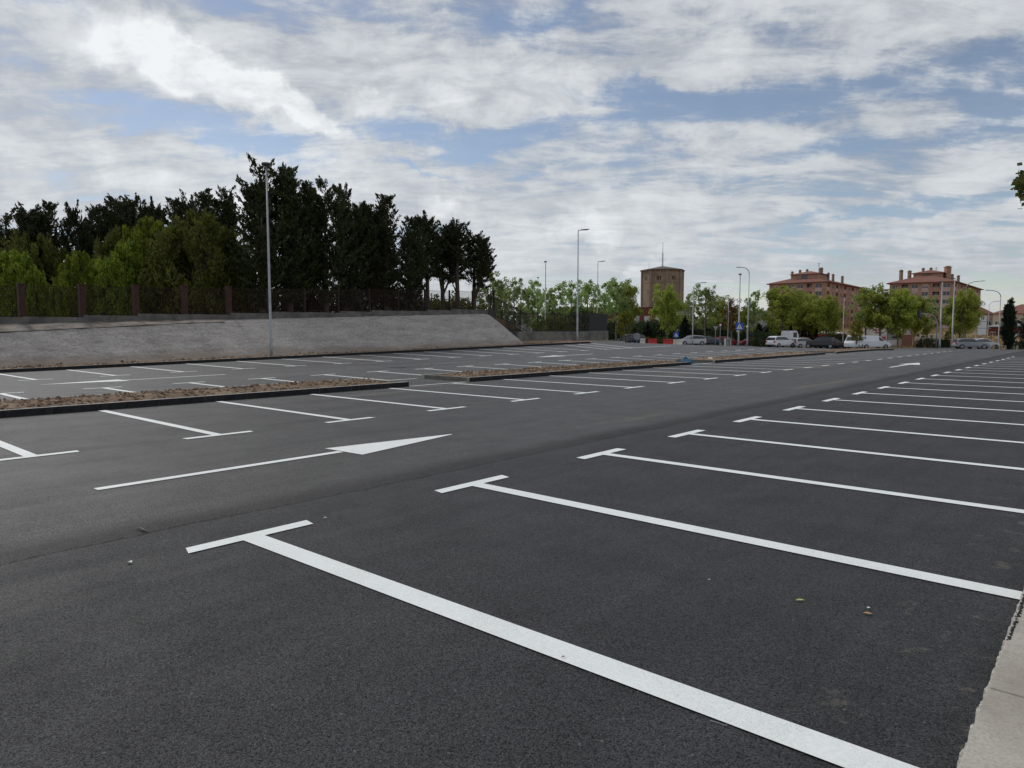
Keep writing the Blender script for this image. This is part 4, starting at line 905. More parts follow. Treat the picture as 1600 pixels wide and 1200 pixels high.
house('low pale building with a crimson front band, left of the yellow-leaved young tree', quad(1284, 124, 1320, 124, 7), -1, zpy(522, 124), M_PINKM, M_WHITE, .35, (), 'low_building')

t = thing('painted_wall', 'white wall painted with a crimson band and red lettering, behind the street trees', 'wall'); a, c = Vector(at(1350, 128)), Vector(at(1408, 128)); u = (c-a).normalized(); L = (c-a).length; nn = Vector((u.y, -u.x))
def strip(name, m_, u0, u1, zl_, zh, out, mt, par, tilt=0):
    P = [a+u*u0+nn*out, a+u*u1+nn*out, a+u*u1, a+u*u0]; mm = MB(); mm.prism([tuple(q) for q in P], zl_, zh); return mm.build(name, mt, par)
zb_, zt = zpy(531, 128), zpy(511, 128)
strip('wall', None, 0, L, -1.2, zt, -.25, M_WHITE, t); px2u = lambda px: (px-1350)/(1408-1350)*L
strip('crimson_band', None, .1, px2u(1384), zb_, zpy(526, 128), .02, M_PINKM, t)
strip('grey_panel', None, px2u(1386.5), px2u(1406), zb_, zt-.1, .02, M_GREYR, t)
m = MB(); random.seed(4)
for row, (y0, y1, xa, xb) in enumerate(((514, 517, 1364, 1375), (518.5, 520.5, 1366, 1377))):   # unreadable strokes of red lettering
    xx = px2u(xa)
    while xx < px2u(xb):
        w_ = random.uniform(.1, .28); P = [a+u*xx+nn*.02, a+u*(xx+w_)+nn*.02, a+u*(xx+w_), a+u*xx]; m.prism([tuple(q) for q in P], zpy(y1, 128), zpy(y0, 128)-random.choice([0, 0, .12])); xx += w_+.08
m.build('lettering', M_PINKM, t)
m = MB(); o_ = a+u*px2u(1396)+nn*.03
for (du, zz, w_, h_) in ((0, 516, 1.0, .35), (.3, 518, .9, .5), (-.5, 521, .5, .4), (.4, 524, 1.5, .5), (-.3, 527, 2.2, .35), (.9, 521, .4, .9)):
    q = o_+u*du; zc_ = zpy(zz, 128); m.prism([tuple(q), tuple(q+u*w_), tuple(q+u*w_-nn*.02), tuple(q-nn*.02)], zc_-h_/2, zc_+h_/2)
m.build('dark_figure', M_BLACKF, t)
t = thing('brick_wall_panel', 'brown wall carrying rows of pale lettering, right of the painted white wall', 'wall'); a, c = Vector(at(1410, 127)), Vector(at(1426, 127)); u = (c-a).normalized(); nn = Vector((u.y, -u.x)); L = (c-a).length
m = MB(); m.prism([tuple(a), tuple(c), tuple(c-nn*.2), tuple(a-nn*.2)], -1.2, zpy(512, 127)); m.build('wall', mat('brown_wall', col=(.22, .10, .075), rough=.85), t); m = MB()
for q in range(5):
    zz = zpy(514+q*2, 127); m.prism([tuple(a+u*.3+nn*.02), tuple(a+u*(L-.3-.2*(q % 2))+nn*.02), tuple(a+u*(L-.3-.2*(q % 2))+nn*.002), tuple(a+u*.3+nn*.002)], zz-.06, zz+.05)
m.build('lettering', M_SWHITE, t)
t = thing('cream_wall', 'low cream retaining wall with dark stains at the foot of the right apartment block slope', 'wall'); a, c = Vector(at(1429, 134)), Vector(at(1470, 134)); u = (c-a).normalized(); nn = Vector((u.y, -u.x))
m = MB(); m.prism([tuple(a), tuple(c), tuple(c-nn*.3), tuple(a-nn*.3)], -1.2, zpy(521.5, 134)); m.build('wall', M_CREAM, t)
m = MB()
for (o_, z_, w_, h_) in ((.5, 524, .4, .5), (1.3, 526, .7, .3), (3, 525, .5, .25)): q = a+u*o_; zc_ = zpy(z_, 134); m.prism([tuple(q+nn*.02), tuple(q+u*w_+nn*.02), tuple(q+u*w_+nn*.002), tuple(q+nn*.002)], zc_-h_/2, zc_+h_/2)
m.build('stain', M_BLACKF, t)
# billboard
X, Y = at(1533.5, 150); t = thing('billboard', 'tall blank white panel on thin posts left of the columnar cypress', 'billboard', (X, Y, gz(X, Y)-.2), YAW); z0_ = gz(X, Y)-.2
zl_, zh = zpy(523, 150)-z0_, zpy(493.5, 150)-z0_; w_ = 13*150/F/2
m = MB(); m.box(-w_, w_, -.05, .05, zl_, zh); m.build('panel', M_BILLB, t)
m = MB(); m.box(-w_-.9, -w_-.25, -.05, .02, zl_, zh); m.build('side_board', M_CREAM, t)
for xx in (-w_-.15, w_+.1): m = MB(); m.tube([(xx, .1, -.3), (xx, .1, zh+.1)], .07, 8); m.build('post', M_STEEL, t)
for zz in (.33, .68): m = MB(); m.box(-w_-.2, w_+1.0, -.075, -.053, zl_+(zh-zl_)*zz, zl_+(zh-zl_)*zz+.12); m.build('rail', M_STEEL, t)
X, Y = at(1477, 112); t = thing('bus_shelter', 'low green box shelter with pale roof beside the foot of the tall masts', 'shelter', (X, Y, zlot(X, Y)), YAW)
m = MB(); m.box(-.8, .8, 0, .6, 0, 1.4); m.build('body', mat('dark_green_paint', col=(.02, .04, .025), rough=.6), t); m = MB(); m.box(-.95, .95, -.1, .7, 1.403, 1.5); m.build('roof', M_CREAM, t)
X, Y = at(1137, 96); t = thing('ticket_cabinet', 'small pale cabinet with open front beside the bronze-leaved tree trunk', 'cabinet', (X, Y, zlot(X, Y)), YAW)
m = MB(); m.box(-.38, -.3, -.25, .25, 0, .95); m.box(.3, .38, -.25, .25, 0, .95); m.box(-.3, .3, .2, .25, 0, .95); m.build('frame', M_WHITE, t); m = MB(); m.box(-.4, .4, -.28, .28, .953, 1.02); m.build('top', M_WHITE, t)
m = MB(); m.box(-.2, .2, -.1, .19, .0, .6); m.build('meter', M_SIGNB, t)
# pale kerb of the far street
kb = thing('street_kerb', None, None, kind='structure'); m = MB(); pts = [at(p, 103.2) for p in range(900, 1740, 20)]
for p, q in zip(pts[:-1], pts[1:]):
    pv_, qv = Vector(p), Vector(q); n_ = Vector((-SN, CS)); m.prism([tuple(pv_), tuple(qv), tuple(qv+n_*.3), tuple(pv_+n_*.3)], [zlot(*p)-.1, zlot(*q)-.1]*1+[zlot(*q)-.1, zlot(*p)-.1], [zlot(*p)+.13, zlot(*q)+.13, zlot(*q)+.13, zlot(*p)+.13])
m.build('kerb', M_KERBT, kb)

# ---------------------------------------------------------------- vegetation
L_CON = leafmat('dark_conifer_needles', (.013, .020, .008), (.060, .072, .026), .1)
L_PINE = leafmat('bright_pine_needles', (.06, .095, .012), (.25, .31, .035), .4)
L_OLIV = leafmat('olive_pine_needles', (.038, .05, .01), (.15, .155, .03), .3)
L_PLANE = leafmat('plane_leaves', (.13, .17, .025), (.46, .50, .09), .45)
L_PALE = leafmat('pale_plane_leaves', (.15, .22, .06), (.42, .54, .19), .45)
L_YEL = leafmat('yellowing_leaves', (.10, .12, .015), (.30, .27, .03), .35)
L_BRZ = leafmat('bronze_leaves', (.12, .075, .02), (.28, .17, .05), .3)
L_CYP = leafmat('cypress_foliage', (.006, .012, .006), (.02, .032, .013), .05)
L_HEDGE = leafmat('hedge_leaves', (.012, .028, .008), (.04, .07, .018), .15)
def diamonds(P, A, l, w, rng):
    """leaf-like diamonds at P along axes A"""
    n_ = len(P); A = A/np.linalg.norm(A, axis=1, keepdims=True); r = rng.normal(size=(n_, 3)); Bv = np.cross(A, r); Bv /= np.linalg.norm(Bv, axis=1, keepdims=True)
    l = np.broadcast_to(np.asarray(l), (n_,))[:, None]; w = np.broadcast_to(np.asarray(w), (n_,))[:, None]
    return np.stack([P-A*l*.5, P+Bv*w*.5-A*l*.05, P+A*l*.5, P-Bv*w*.5-A*l*.05], 1).reshape(-1, 3)
def conifer(seed, Hh, Rm, base, nbr, leaf, name, label, cat, spiky=1.0, topw=.25, per=46, ll=.34, multi=3, trunks=1, mat_=None):
    rng = np.random.default_rng(seed); t = thing(name, label, cat); m = MB(); V = []
    leaders = [(0, 0, Hh)]+[(rng.normal(0, Rm*.38), rng.normal(0, Rm*.38), Hh*rng.uniform(.8, .97)) for _ in range(multi)]
    m.tube([(0, 0, -.3), (0.05, 0, Hh*.4), (0, 0, Hh*.93)], [.22, .15, .03], 8)
    for (a, c, hh) in leaders[1:]: m.tube([(0, 0, Hh*.22), (a*.8, c*.8, Hh*.45), (a, c, hh*.95)], [.1, .08, .02], 6)
    for i in range(nbr):
        L_ = leaders[rng.integers(len(leaders))]; u = rng.uniform(0, 1)**.9; z0 = Hh*base+(L_[2]-Hh*base)*u; f = (z0-Hh*base)/(L_[2]-Hh*base)
        k = min(1, (z0/Hh)*2.5); ax, ay = L_[0]*k, L_[1]*k
        prof = (topw+(1-topw)*min(1, (1-f)*1.7))*min(1, .45+f*2.5); ln = Rm*prof*rng.uniform(.55, 1.15)*(.75 if L_[0] else 1)
        th = rng.uniform(0, 2*math.pi); up = rng.uniform(.35, 1.0)+f*.6
        d0 = np.array([math.cos(th), math.sin(th), up*.5]); d0 /= np.linalg.norm(d0); s0 = np.array([ax, ay, z0])
        n_ = int(per*(.4+.6*ln/Rm)); tt = rng.uniform(.1, 1, n_)**.75; curve = np.outer(tt**2*ln*.35*up, [0, 0, 1])
        P = s0+np.outer(tt*ln, d0)+curve+rng.normal(0, .11, (n_, 3))*(1.25-tt)[:, None]*1.3
        A = np.tile(d0*.8+[0, 0, .9*spiky], (n_, 1))+rng.normal(0, .42, (n_, 3))
        V.append(diamonds(P, A, rng.uniform(.6, 1.3, n_)*ll, rng.uniform(.6, 1.2, n_)*ll*.38, rng))
        if i % 3 == 0: m.tube([tuple(s0), tuple(s0+d0*ln*.6+[0, 0, ln*.1*up])], [.035, .012], 4, False)
    m.build('trunk', M_BARK, t); npmesh('crown', np.concatenate(V), 4, mat_ or leaf, t); return t
def broad(seed, Hh, Rm, base, nlimb, leaf, name, label, cat, clumps=60, per=55, lf=.2, bark=None, tall=1.0, cr=.42, droop=0):
    rng = np.random.default_rng(seed); t = thing(name, label, cat); m = MB(); V = []; C_ = []
    m.tube([(0, 0, -.3), (.04, .02, Hh*base), (.0, .05, Hh*.62), (.05, 0, Hh*.9)], [.13, .10, .06, .015], 8)
    tips = []
    for i in range(nlimb):
        th = 2.4*i+rng.uniform(-.4, .4); z0 = Hh*(base*.9+(.8-base)*(i/nlimb)); f = (z0/Hh-base)/(1-base); ln = Rm*(1.15-.75*max(0, f))*rng.uniform(.7, 1.15); rise = ln*rng.uniform(.6, 1.5)*tall
        p1 = np.array([math.cos(th)*ln*.55, math.sin(th)*ln*.55, z0+rise*.5]); p2 = np.array([math.cos(th)*ln, math.sin(th)*ln, min(Hh*.98, z0+rise)])
        m.tube([(0, 0, z0), tuple(p1), tuple(p2)], [.045, .03, .01], 5, False)
        for k in range(max(2, clumps//nlimb)):
            q = rng.uniform(.25, 1.05); C_.append((np.array([0, 0, z0])*(1-q)+p2*q if q > .5 else np.array([0, 0, z0])+(p1-[0, 0, z0])*q*2)+rng.normal(0, cr*.55, 3))
    for k in range(6): C_.append(np.array([rng.normal(0, .2), rng.normal(0, .2), Hh*rng.uniform(.75, .98)]))
    for c_ in C_:
        r_ = cr*rng.uniform(.6, 1.25); n_ = int(per*rng.uniform(.6, 1.3)); d = rng.normal(size=(n_, 3)); d /= np.linalg.norm(d, axis=1, keepdims=True)
        P = c_+d*(r_*rng.uniform(.15, 1, n_)**.6)[:, None]*[1, 1, .85]; A = d*.6+rng.normal(0, .8, (n_, 3)); V.append(diamonds(P, A, rng.uniform(.7, 1.3, n_)*lf, rng.uniform(.6, 1, n_)*lf*.7, rng))
    m.build('trunk', bark or M_BARKL, t); npmesh('crown', np.concatenate(V), 4, leaf, t); return t
def bushy(seed, Hh, Rm, leaf, name, label, cat, clumps=150, per=75, lf=.22, base=.02, up=1.0):
    rng = np.random.default_rng(seed); t = thing(name, label, cat); m = MB(); m.tube([(0, 0, -.3), (0, 0, Hh*.8)], [.14, .03], 7); V = []
    for i in range(clumps):
        f = rng.uniform(0, 1)**.85; rr = Rm*math.sqrt(max(.02, 1-(abs(f-.38)/.64)**2.2))*(1 if f < .4 else 1); th = rng.uniform(0, 2*math.pi); q = rng.uniform(.35, 1.0)**.6
        c_ = np.array([math.cos(th)*rr*q, math.sin(th)*rr*q, Hh*(base+(1-base)*f)]); r_ = Rm*rng.uniform(.08, .21)*(1 if f < .8 else .7); c_ = c_+rng.normal(0, Rm*.07, 3)
        d = rng.normal(size=(per, 3)); d /= np.linalg.norm(d, axis=1, keepdims=True); P = c_+d*(r_*rng.uniform(.2, 1, per)**.5)[:, None]*[1, 1, 2.1]
        A = d*.5+[0, 0, up]+rng.normal(0, .4, (per, 3)); V.append(diamonds(P, A, rng.uniform(.6, 1.3, per)*lf, rng.uniform(.7, 1.1, per)*lf*.4, rng))
        if i % 6 == 0: m.tube([(0, 0, max(.2, c_[2]*.6)), tuple(c_)], [.03, .01], 4, False)
    m.build('trunk', M_BARK, t); npmesh('crown', np.concatenate(V), 4, leaf, t); return t
POOL = {}
def proto(key, fn, *a, h=1.0, **k): POOL[key] = [None, lambda: fn(*a, **k), h]
def plant(key, px, d, ytop, label, rot=0, wide=1.0, group=None, zb=None, matl=None):
    e = POOL[key]
    if e[0] is None: e[0] = e[1](); o = e[0]
    else: o = copy_tree(e[0])
    X, Y = at(px, d); z0 = gz(X, Y)-.12 if zb is None else zb; s = (zpy(ytop, d)-z0)/e[2]
    o.location = (X, Y, z0); o.rotation_euler = (0, 0, rot); o.scale = (s*wide, s*wide, s); o['label'] = label
    if group: o['group'] = group
    return o
for i in range(4): proto('con%d' % i, conifer, 20+i, 11, 2.1, [.07, .1, .05, .12][i], 330, L_CON, 'conifer_tree', 'x', 'tree', 1.0, .3, 84, .27, [3, 2, 4, 3][i], h=11)
for i in range(3): proto('leg%d' % i, conifer, 40+i, 9, 1.75, .38, 170, L_CON, 'conifer_tree', 'x', 'tree', .9, .5, 84, .26, 2, h=9)
for i in range(2): proto('spc%d' % i, conifer, 60+i, 5, 1.5, .03, 170, L_CYP, 'spruce_tree', 'x', 'tree', .1, .06, 40, .24, 0, h=5)
proto('cyp', conifer, 70, 8, 1.15, .02, 560, L_CYP, 'cypress_tree', 'x', 'tree', 2.2, .35, 44, .24, 2, h=8)
for i in range(3): proto('pine%d' % i, bushy, 80+i, 6, 2.4, L_PINE, 'pine_tree', 'x', 'tree', 190, 80, .3, h=6)
for i in range(2): proto('oliv%d' % i, bushy, 90+i, 6, 2.4, L_OLIV, 'pine_tree', 'x', 'tree', 150, 80, .3, h=6)
for i in range(4): proto('plane%d' % i, broad, 100+i, 8, 2.0, .26, 15, L_PALE, 'plane_tree', 'x', 'tree', 84, 46, .24, h=8)
for i in range(3): proto('dense%d' % i, broad, 110+i, 8, 2.6, .24, 20, L_PLANE, 'plane_tree', 'x', 'tree', 150, 70, .26, cr=.6, tall=.8, h=8)
proto('yel', broad, 120, 4, .95, .3, 12, L_YEL, 'young_tree', 'x', 'tree', 50, 50, .16, cr=.3, h=4)
proto('brz', broad, 121, 7, 1.8, .25, 15, L_BRZ, 'plane_tree', 'x', 'tree', 70, 55, .24, cr=.45, h=7)
proto('hedge', bushy, 130, 2, 2.6, L_HEDGE, 'hedge_bush', 'x', 'shrub', 150, 80, .16, up=.2, h=2)
proto('shrub', bushy, 131, 2, 1.6, L_OLIV, 'shrub', 'x', 'shrub', 90, 60, .16, up=.2, h=2)

CG = 'dark conifers behind the boundary wall'
con = [  # key, px, depth, ytop, wide
 ('con0', 20, 62, 328, 1.5, 'dark conifer with a broad rounded top at the left edge of the photo'),
 ('leg0', 58, 58, 336, 1.1, 'dark conifer with airy top, second from the left edge'),
 ('con1', 88, 62, 324, 1.1, 'dark ragged conifer just left of the narrow thin-crowned one'),
 ('leg1', 130, 60, 326, .75, 'narrow thin-crowned dark conifer with a bare lower trunk, sky on its right side'),
 ('con2', 165, 64, 318, 1.1, 'dark ragged conifer right of the bright sky gap'),
 ('con3', 190, 61, 314, 1.1, 'dark many-tipped conifer above the left green pines'),
 ('leg2', 220, 63, 317, 1.0, 'dark conifer with thin crown behind the bright green pine'),
 ('leg0', 248, 60, 326, .8, 'short dark conifer in the dip behind the bright green pine'),
 ('con1', 280, 62, 318, 1.0, 'dark conifer just right of the dip, over the olive pine'),
 ('leg1', 308, 60, 312, 1.0, 'thin dark conifer left of the tight dark trio'),
 ('con2', 330, 57, 302, 1.05, 'dark conifer with a spire top left of the broad one'),
 ('con3', 360, 56, 300, 1.25, 'dark broad conifer left of the tallest tree'),
 ('con0', 413, 47.5, 248, 1.25, 'tallest dark conifer with upswept ragged branches, behind the nearest lamp'),
 ('con1', 455, 49, 270, 1.15, 'tall dark dense conifer immediately right of the tallest one'),
 ('con2', 485, 52, 300, .8, 'slim dark conifer filling the notch right of the second tallest'),
 ('con3', 512, 50, 288, 1.0, 'dark conifer with fan-shaped spiky top, left one of a pair'),
 ('con0', 542, 51, 292, 1.05, 'dark conifer with a single leader, right one of a pair'),
 ('leg2', 566, 53, 325, .9, 'lower dark conifer in the notch right of the single-leader tree'),
 ('con1', 606, 53, 313, 1.4, 'dark conifer with V-shaped spiky crown in the middle of the right half of the grove'),
 ('con2', 640, 55, 336, 1.05, 'dark conifer sloping lower on the right of the V-crowned one'),
 ('leg0', 668, 58, 345, 1.15, 'dark conifer with bare trunk below, fourth from the right end of the grove'),
 ('leg1', 692, 60, 352, 1.15, 'dark conifer with bare trunk below, third from the right end of the grove'),
 ('leg2', 716, 59, 352, 1.25, 'dark airy conifer on bare stems, second from the right end of the grove'),
 ('con3', 470, 60, 330, 1.3, 'dark conifer in the second row behind the second tallest tree'),
 ('con1', 580, 62, 345, 1.6, 'dark conifer in the second row behind the single-leader tree')]
for i, (k_, px, d, yt, wd, lb) in enumerate(con): plant(k_, px, d, yt, lb, i*1.9, wd, CG)
plant('leg0', 741, 61, 372, 'dark round-crowned conifer on leaning bare stems at the right end of the grove', 2.2, 1.35, CG)
for i, (k_, px, d, yt, wd, lb) in enumerate([('pine0', 22, 45, 400, 1.0, 'bright green pine at the left edge behind the red posts'), ('pine1', 58, 44, 425, .6, 'small bright green pine beside the leftmost one'),
    ('pine2', 100, 44, 440, .7, 'low bright green pine in the gap between the leftmost pines and the middle ones'), ('pine0', 135, 46, 402, .85, 'green pine behind the third red post'), ('pine1', 178, 46, 412, .9, 'low green pine between the third and fourth red posts'),
    ('pine2', 212, 48, 385, .8, 'upright green pine left of the brightest one'), ('pine0', 248, 50, 352, .85, 'tall brightest green pine in the middle of the pines'), ('oliv0', 318, 48, 345, 1.1, 'broad olive green pine right of the brightest one'),
    ('oliv1', 365, 49, 385, .8, 'olive pine in shade left of the tallest conifer'), ('oliv1', 278, 50, 385, .7, 'olive pine between the brightest pine and the broad one'), ('oliv0', 195, 54, 370, .8, 'dim olive tree rising behind the low green pines'),
    ('oliv1', 60, 56, 372, .9, 'dim olive tree above the left pines')]): plant(k_, px, d, yt, lb, i*1.3, wd, 'pines behind the boundary wall')
PGp = 'young plane trees along the far street'
for i, (k_, px, d, yt, wd, lb) in enumerate([('plane0', 766, 78, 423, .9, 'pale green young plane tree touching the right end of the conifers'), ('plane1', 782, 84, 430, .7, 'slim pale young plane tree second in the row behind the fence'),
    ('plane2', 803, 80, 431, .85, 'pale young plane tree above the sloping black fence'), ('plane3', 826, 86, 441, .8, 'pale young plane tree left of the thin lamp behind the fence'), ('plane0', 840, 92, 437, .7, 'slim pale young plane tree at the thin lamp behind the fence'),
    ('plane1', 862, 82, 438, 1.05, 'broad pale young plane tree right of the thin lamp behind the fence'), ('plane2', 893, 84, 436, .9, 'pale young plane tree just left of the soil island lamp'), ('plane3', 918, 86, 432, .9, 'pale young plane tree just right of the soil island lamp'),
    ('plane0', 944, 92, 440, .75, 'slim pale plane tree beside the flat-headed lamp left of the brick building'), ('plane1', 962, 96, 428, .95, 'tall pale plane tree left of the brick tower'), ('dense0', 980, 99, 435, .6, 'large green plane tree next to the brick tower, reaching over its edge'),
    ('yel', 975, 93, 484, 1.2, 'small yellow-green young tree in front of the red brick building'), ('dense1', 1042, 104, 443, .8, 'yellow-green tree in front of the brick tower'), 
    ('plane2', 1075, 118, 457, .8, 'thin pale tree directly right of the brick tower'), ('plane3', 1101, 104, 440, .95, 'pale pointed plane tree right of the right-curved lamp'), ('dense0', 1120, 112, 459, .7, 'dense green tree left of the bronze-leaved tree'),
    ('brz', 1143, 105, 466, .95, 'bronze-leaved tree with orange autumn leaves'), ('plane0', 1176, 110, 454, .7, 'thin pale plane tree right of the left-curved lamp'), ('dense1', 1163, 114, 478, .75, 'low green tree behind the lamp with the blue sign'),
    ('dense2', 1222, 110, 446, 1.0, 'large green plane tree covering the left corner of the left apartment block'), ('dense0', 1250, 116, 455, .8, 'green plane tree second from the left in front of the left apartment block'), ('dense1', 1290, 110, 459, .95, 'green plane tree with two thin trunks before the corner of the left apartment block'),
    ('dense2', 1275, 116, 462, .7, 'dense green tree just behind the two-trunked plane tree'), ('plane1', 1352, 112, 438, .9, 'pale pointed plane tree between the two apartment blocks'), ('dense0', 1374, 110, 446, 1.0, 'large green plane tree whose trunk forks before the painted white wall'),
    ('dense1', 1403, 108, 452, .95, 'large green plane tree with the thickest dark trunk before the painted wall'), ('dense2', 1428, 112, 462, .8, 'green plane tree right of the thick-trunked one, by the traffic light'), ('plane2', 1448, 116, 460, .8, 'thin green plane tree behind the traffic light arm'),
    ('dense1', 1500, 108, 452, .95, 'yellow-green plane tree behind the right tall mast'), ('dense0', 1508, 112, 452, .62, 'dark green plane tree at the right end of the right apartment block'), ('yel', 1338, 92, 497, 1.05, 'small yellow-leaved young tree in front of the white vans')]):
    plant(k_, px, d, yt, lb, i*2.1, wd, PGp)
for i, (px, d, yt, k_, wd, lb) in enumerate([(1012, 112, 506, 'spc0', 1.0, 'small dark spruce in front of the red brick building windows'), (1069, 112, 494, 'spc1', .9, 'dark pointed spruce before the curved grey front'), (1035, 116, 512, 'spc1', 1.2, 'low dark spruce under the tree before the tower'),
    (990, 114, 512, 'spc0', 1.2, 'low dark spruce left of the red brick building windows'), (1205, 116, 500, 'spc0', 1.4, 'dark spruce in the shade left of the large plane tree'), (1250, 118, 488, 'spc1', 1.2, 'dark spruce behind the flatbed truck'), (1268, 116, 492, 'spc0', 1.2, 'dark spruce left of the two-trunked plane tree'),
    (1235, 120, 498, 'spc1', 1.3, 'dark spruce behind the white off-roader'), (1100, 118, 506, 'spc0', 1.4, 'dark spruce behind the downward triangle sign'), (1130, 120, 505, 'spc1', 1.4, 'dark spruce in the shade behind the bronze-leaved tree'), (1185, 120, 506, 'spc1', 1.5, 'dark spruce right of the left-curved lamp')]):
    plant(k_, px, d, yt, lb, i*1.1, wd, 'dark spruces behind the street')
plant('cyp', 1576, 82, 469, 'tall dark columnar cypress near the right edge', .5, 1.1)
plant('spc0', 1607, 84, 486, 'dark green conifer cut by the right edge of the photo', 1.5, 1.1)
for i, (k_, px, d, yt, wd, lb) in enumerate([('hedge', 1192, 104, 522.5, .85, 'rounded dark green hedge left of the white off-roader'), ('hedge', 1170, 110, 525, .8, 'low dark hedge behind the lamp with the blue sign'), ('hedge', 1450, 108, 531, .9, 'low dark hedge before the cream wall'), ('hedge', 1475, 110, 532, .6, 'low dark hedge at the foot of the tall masts'),
    ('hedge', 1308, 108, 526, .9, 'dark hedge behind the black low car'), ('shrub', 1010, 106, 527, 1.4, 'low yellow-green shrub behind the left red barrier'), ('shrub', 1035, 106, 527, 1.4, 'low yellow-green shrub behind the right red barrier'), ('hedge', 960, 108, 512, .9, 'dark hedge left of the barriers'), ('hedge', 1000, 116, 509, 1.1, 'dark hedge below the windows of the red brick building'), ('hedge', 1047, 116, 506, 1.2, 'dark hedge under the tree in front of the tower'), ('shrub', 1022, 118, 503, 1.3, 'olive bush between the hedges below the red brick building'), ('hedge', 945, 104, 510, .8, 'dark hedge beside the end pier of the black fence'),
    ('shrub', 868, 72, 497, .9, 'leafy shrub right of the thin lamp, seen through the black fence'), ('shrub', 884, 74, 500, .9, 'leafy shrub seen through the black fence left of the soil island lamp'), ('shrub', 850, 76, 499, .7, 'leafy shrub at the thin lamp, seen through the black fence'),
    ('hedge', 912, 78, 494, .7, 'dark shrub seen through the black fence right of the soil island lamp'), ('shrub', 1555, 92, 539, .7, 'low shrub at the foot of the left-curved lamp near the cypress'), ('hedge', 1597, 86, 535, .9, 'low green hedge right of the white triangle sign'),
    ('hedge', 1085, 114, 520, .9, 'dark hedge behind the pale grey hatchback'), ('hedge', 1118, 112, 521, .9, 'dark hedge behind the navy car'), ('hedge', 1148, 113, 521, .9, 'dark hedge behind the dark red car under the bronze tree'), ('hedge', 1222, 112, 521, .9, 'dark hedge behind the white off-roader'),
    ('shrub', 1482, 150, 518, .6, 'scrubby bush on the dry slope right of the tall masts'), ('shrub', 1398, 150, 510, .5, 'scrubby bush on the dry slope behind the painted wall'), ('shrub', 690, 70, 470, 1.2, 'yellow-green bush behind the bare conifer stems'), ('shrub', 715, 72, 468, 1.2, 'yellow-green bush at the right end of the grove'), ('shrub', 665, 68, 474, 1.0, 'yellow-green bush glimpsed between the conifer trunks')]):
    plant(k_, px, d, yt, lb, i*.9, wd)
# undergrowth that closes the foot of the grove
rng = np.random.default_rng(3); V = []
for i in range(240):
    px = rng.uniform(-40, 640); d = rng.uniform(52, 66); X, Y = at(px, d); z0 = zbank(Y); hh = rng.uniform(.8, 2.6); n_ = 90
    P = np.array([X, Y, z0])+rng.normal(0, 1, (n_, 3))*[.8, .8, 0]+np.outer(rng.uniform(0, hh, n_), [0, 0, 1]); V.append(diamonds(P, rng.normal(0, .5, (n_, 3))+[0, 0, .6], .4, .2, rng))
props(npmesh('undergrowth', np.concatenate(V), 4, L_CYP), 'dark undergrowth filling the foot of the conifer grove', 'undergrowth', None, 'stuff')
# far tree line on the horizon
V = []
for i in range(420):
    px = rng.uniform(700, 1750); d = rng.uniform(300, 420); X, Y = at(px, d); hh = rng.uniform(6, 11)*(1 if px < 1250 else .8); n_ = 26
    P = np.array([X, Y, gz(X, Y)])+rng.normal(0, 1, (n_, 3))*[3, 3, 0]+np.outer(rng.uniform(0, hh, n_), [0, 0, 1]); V.append(diamonds(P, rng.normal(0, 1, (n_, 3)), 3, 2.2, rng))
props(npmesh('far_trees', np.concatenate(V), 4, L_HEDGE), 'low dark line of far trees behind the buildings', 'trees', None, 'stuff')
# dry grass on the slope below the apartment blocks
V = []
for i in range(9000):
    px = rng.uniform(1290, 1640); d = rng.uniform(112, 205); X, Y = at(px, d); P = np.array([[X, Y, gz(X, Y)+.0]]); V.append(diamonds(P, rng.normal(0, .25, (1, 3))+[0, 0, 1], rng.uniform(.3, .8), .25, rng))
props(npmesh('dry_grass', np.concatenate(V), 4, leafmat('dry_straw', (.20, .13, .06), (.42, .31, .15), .2)), 'dry straw-coloured grass on the slope below the apartment blocks', 'grass', None, 'stuff')

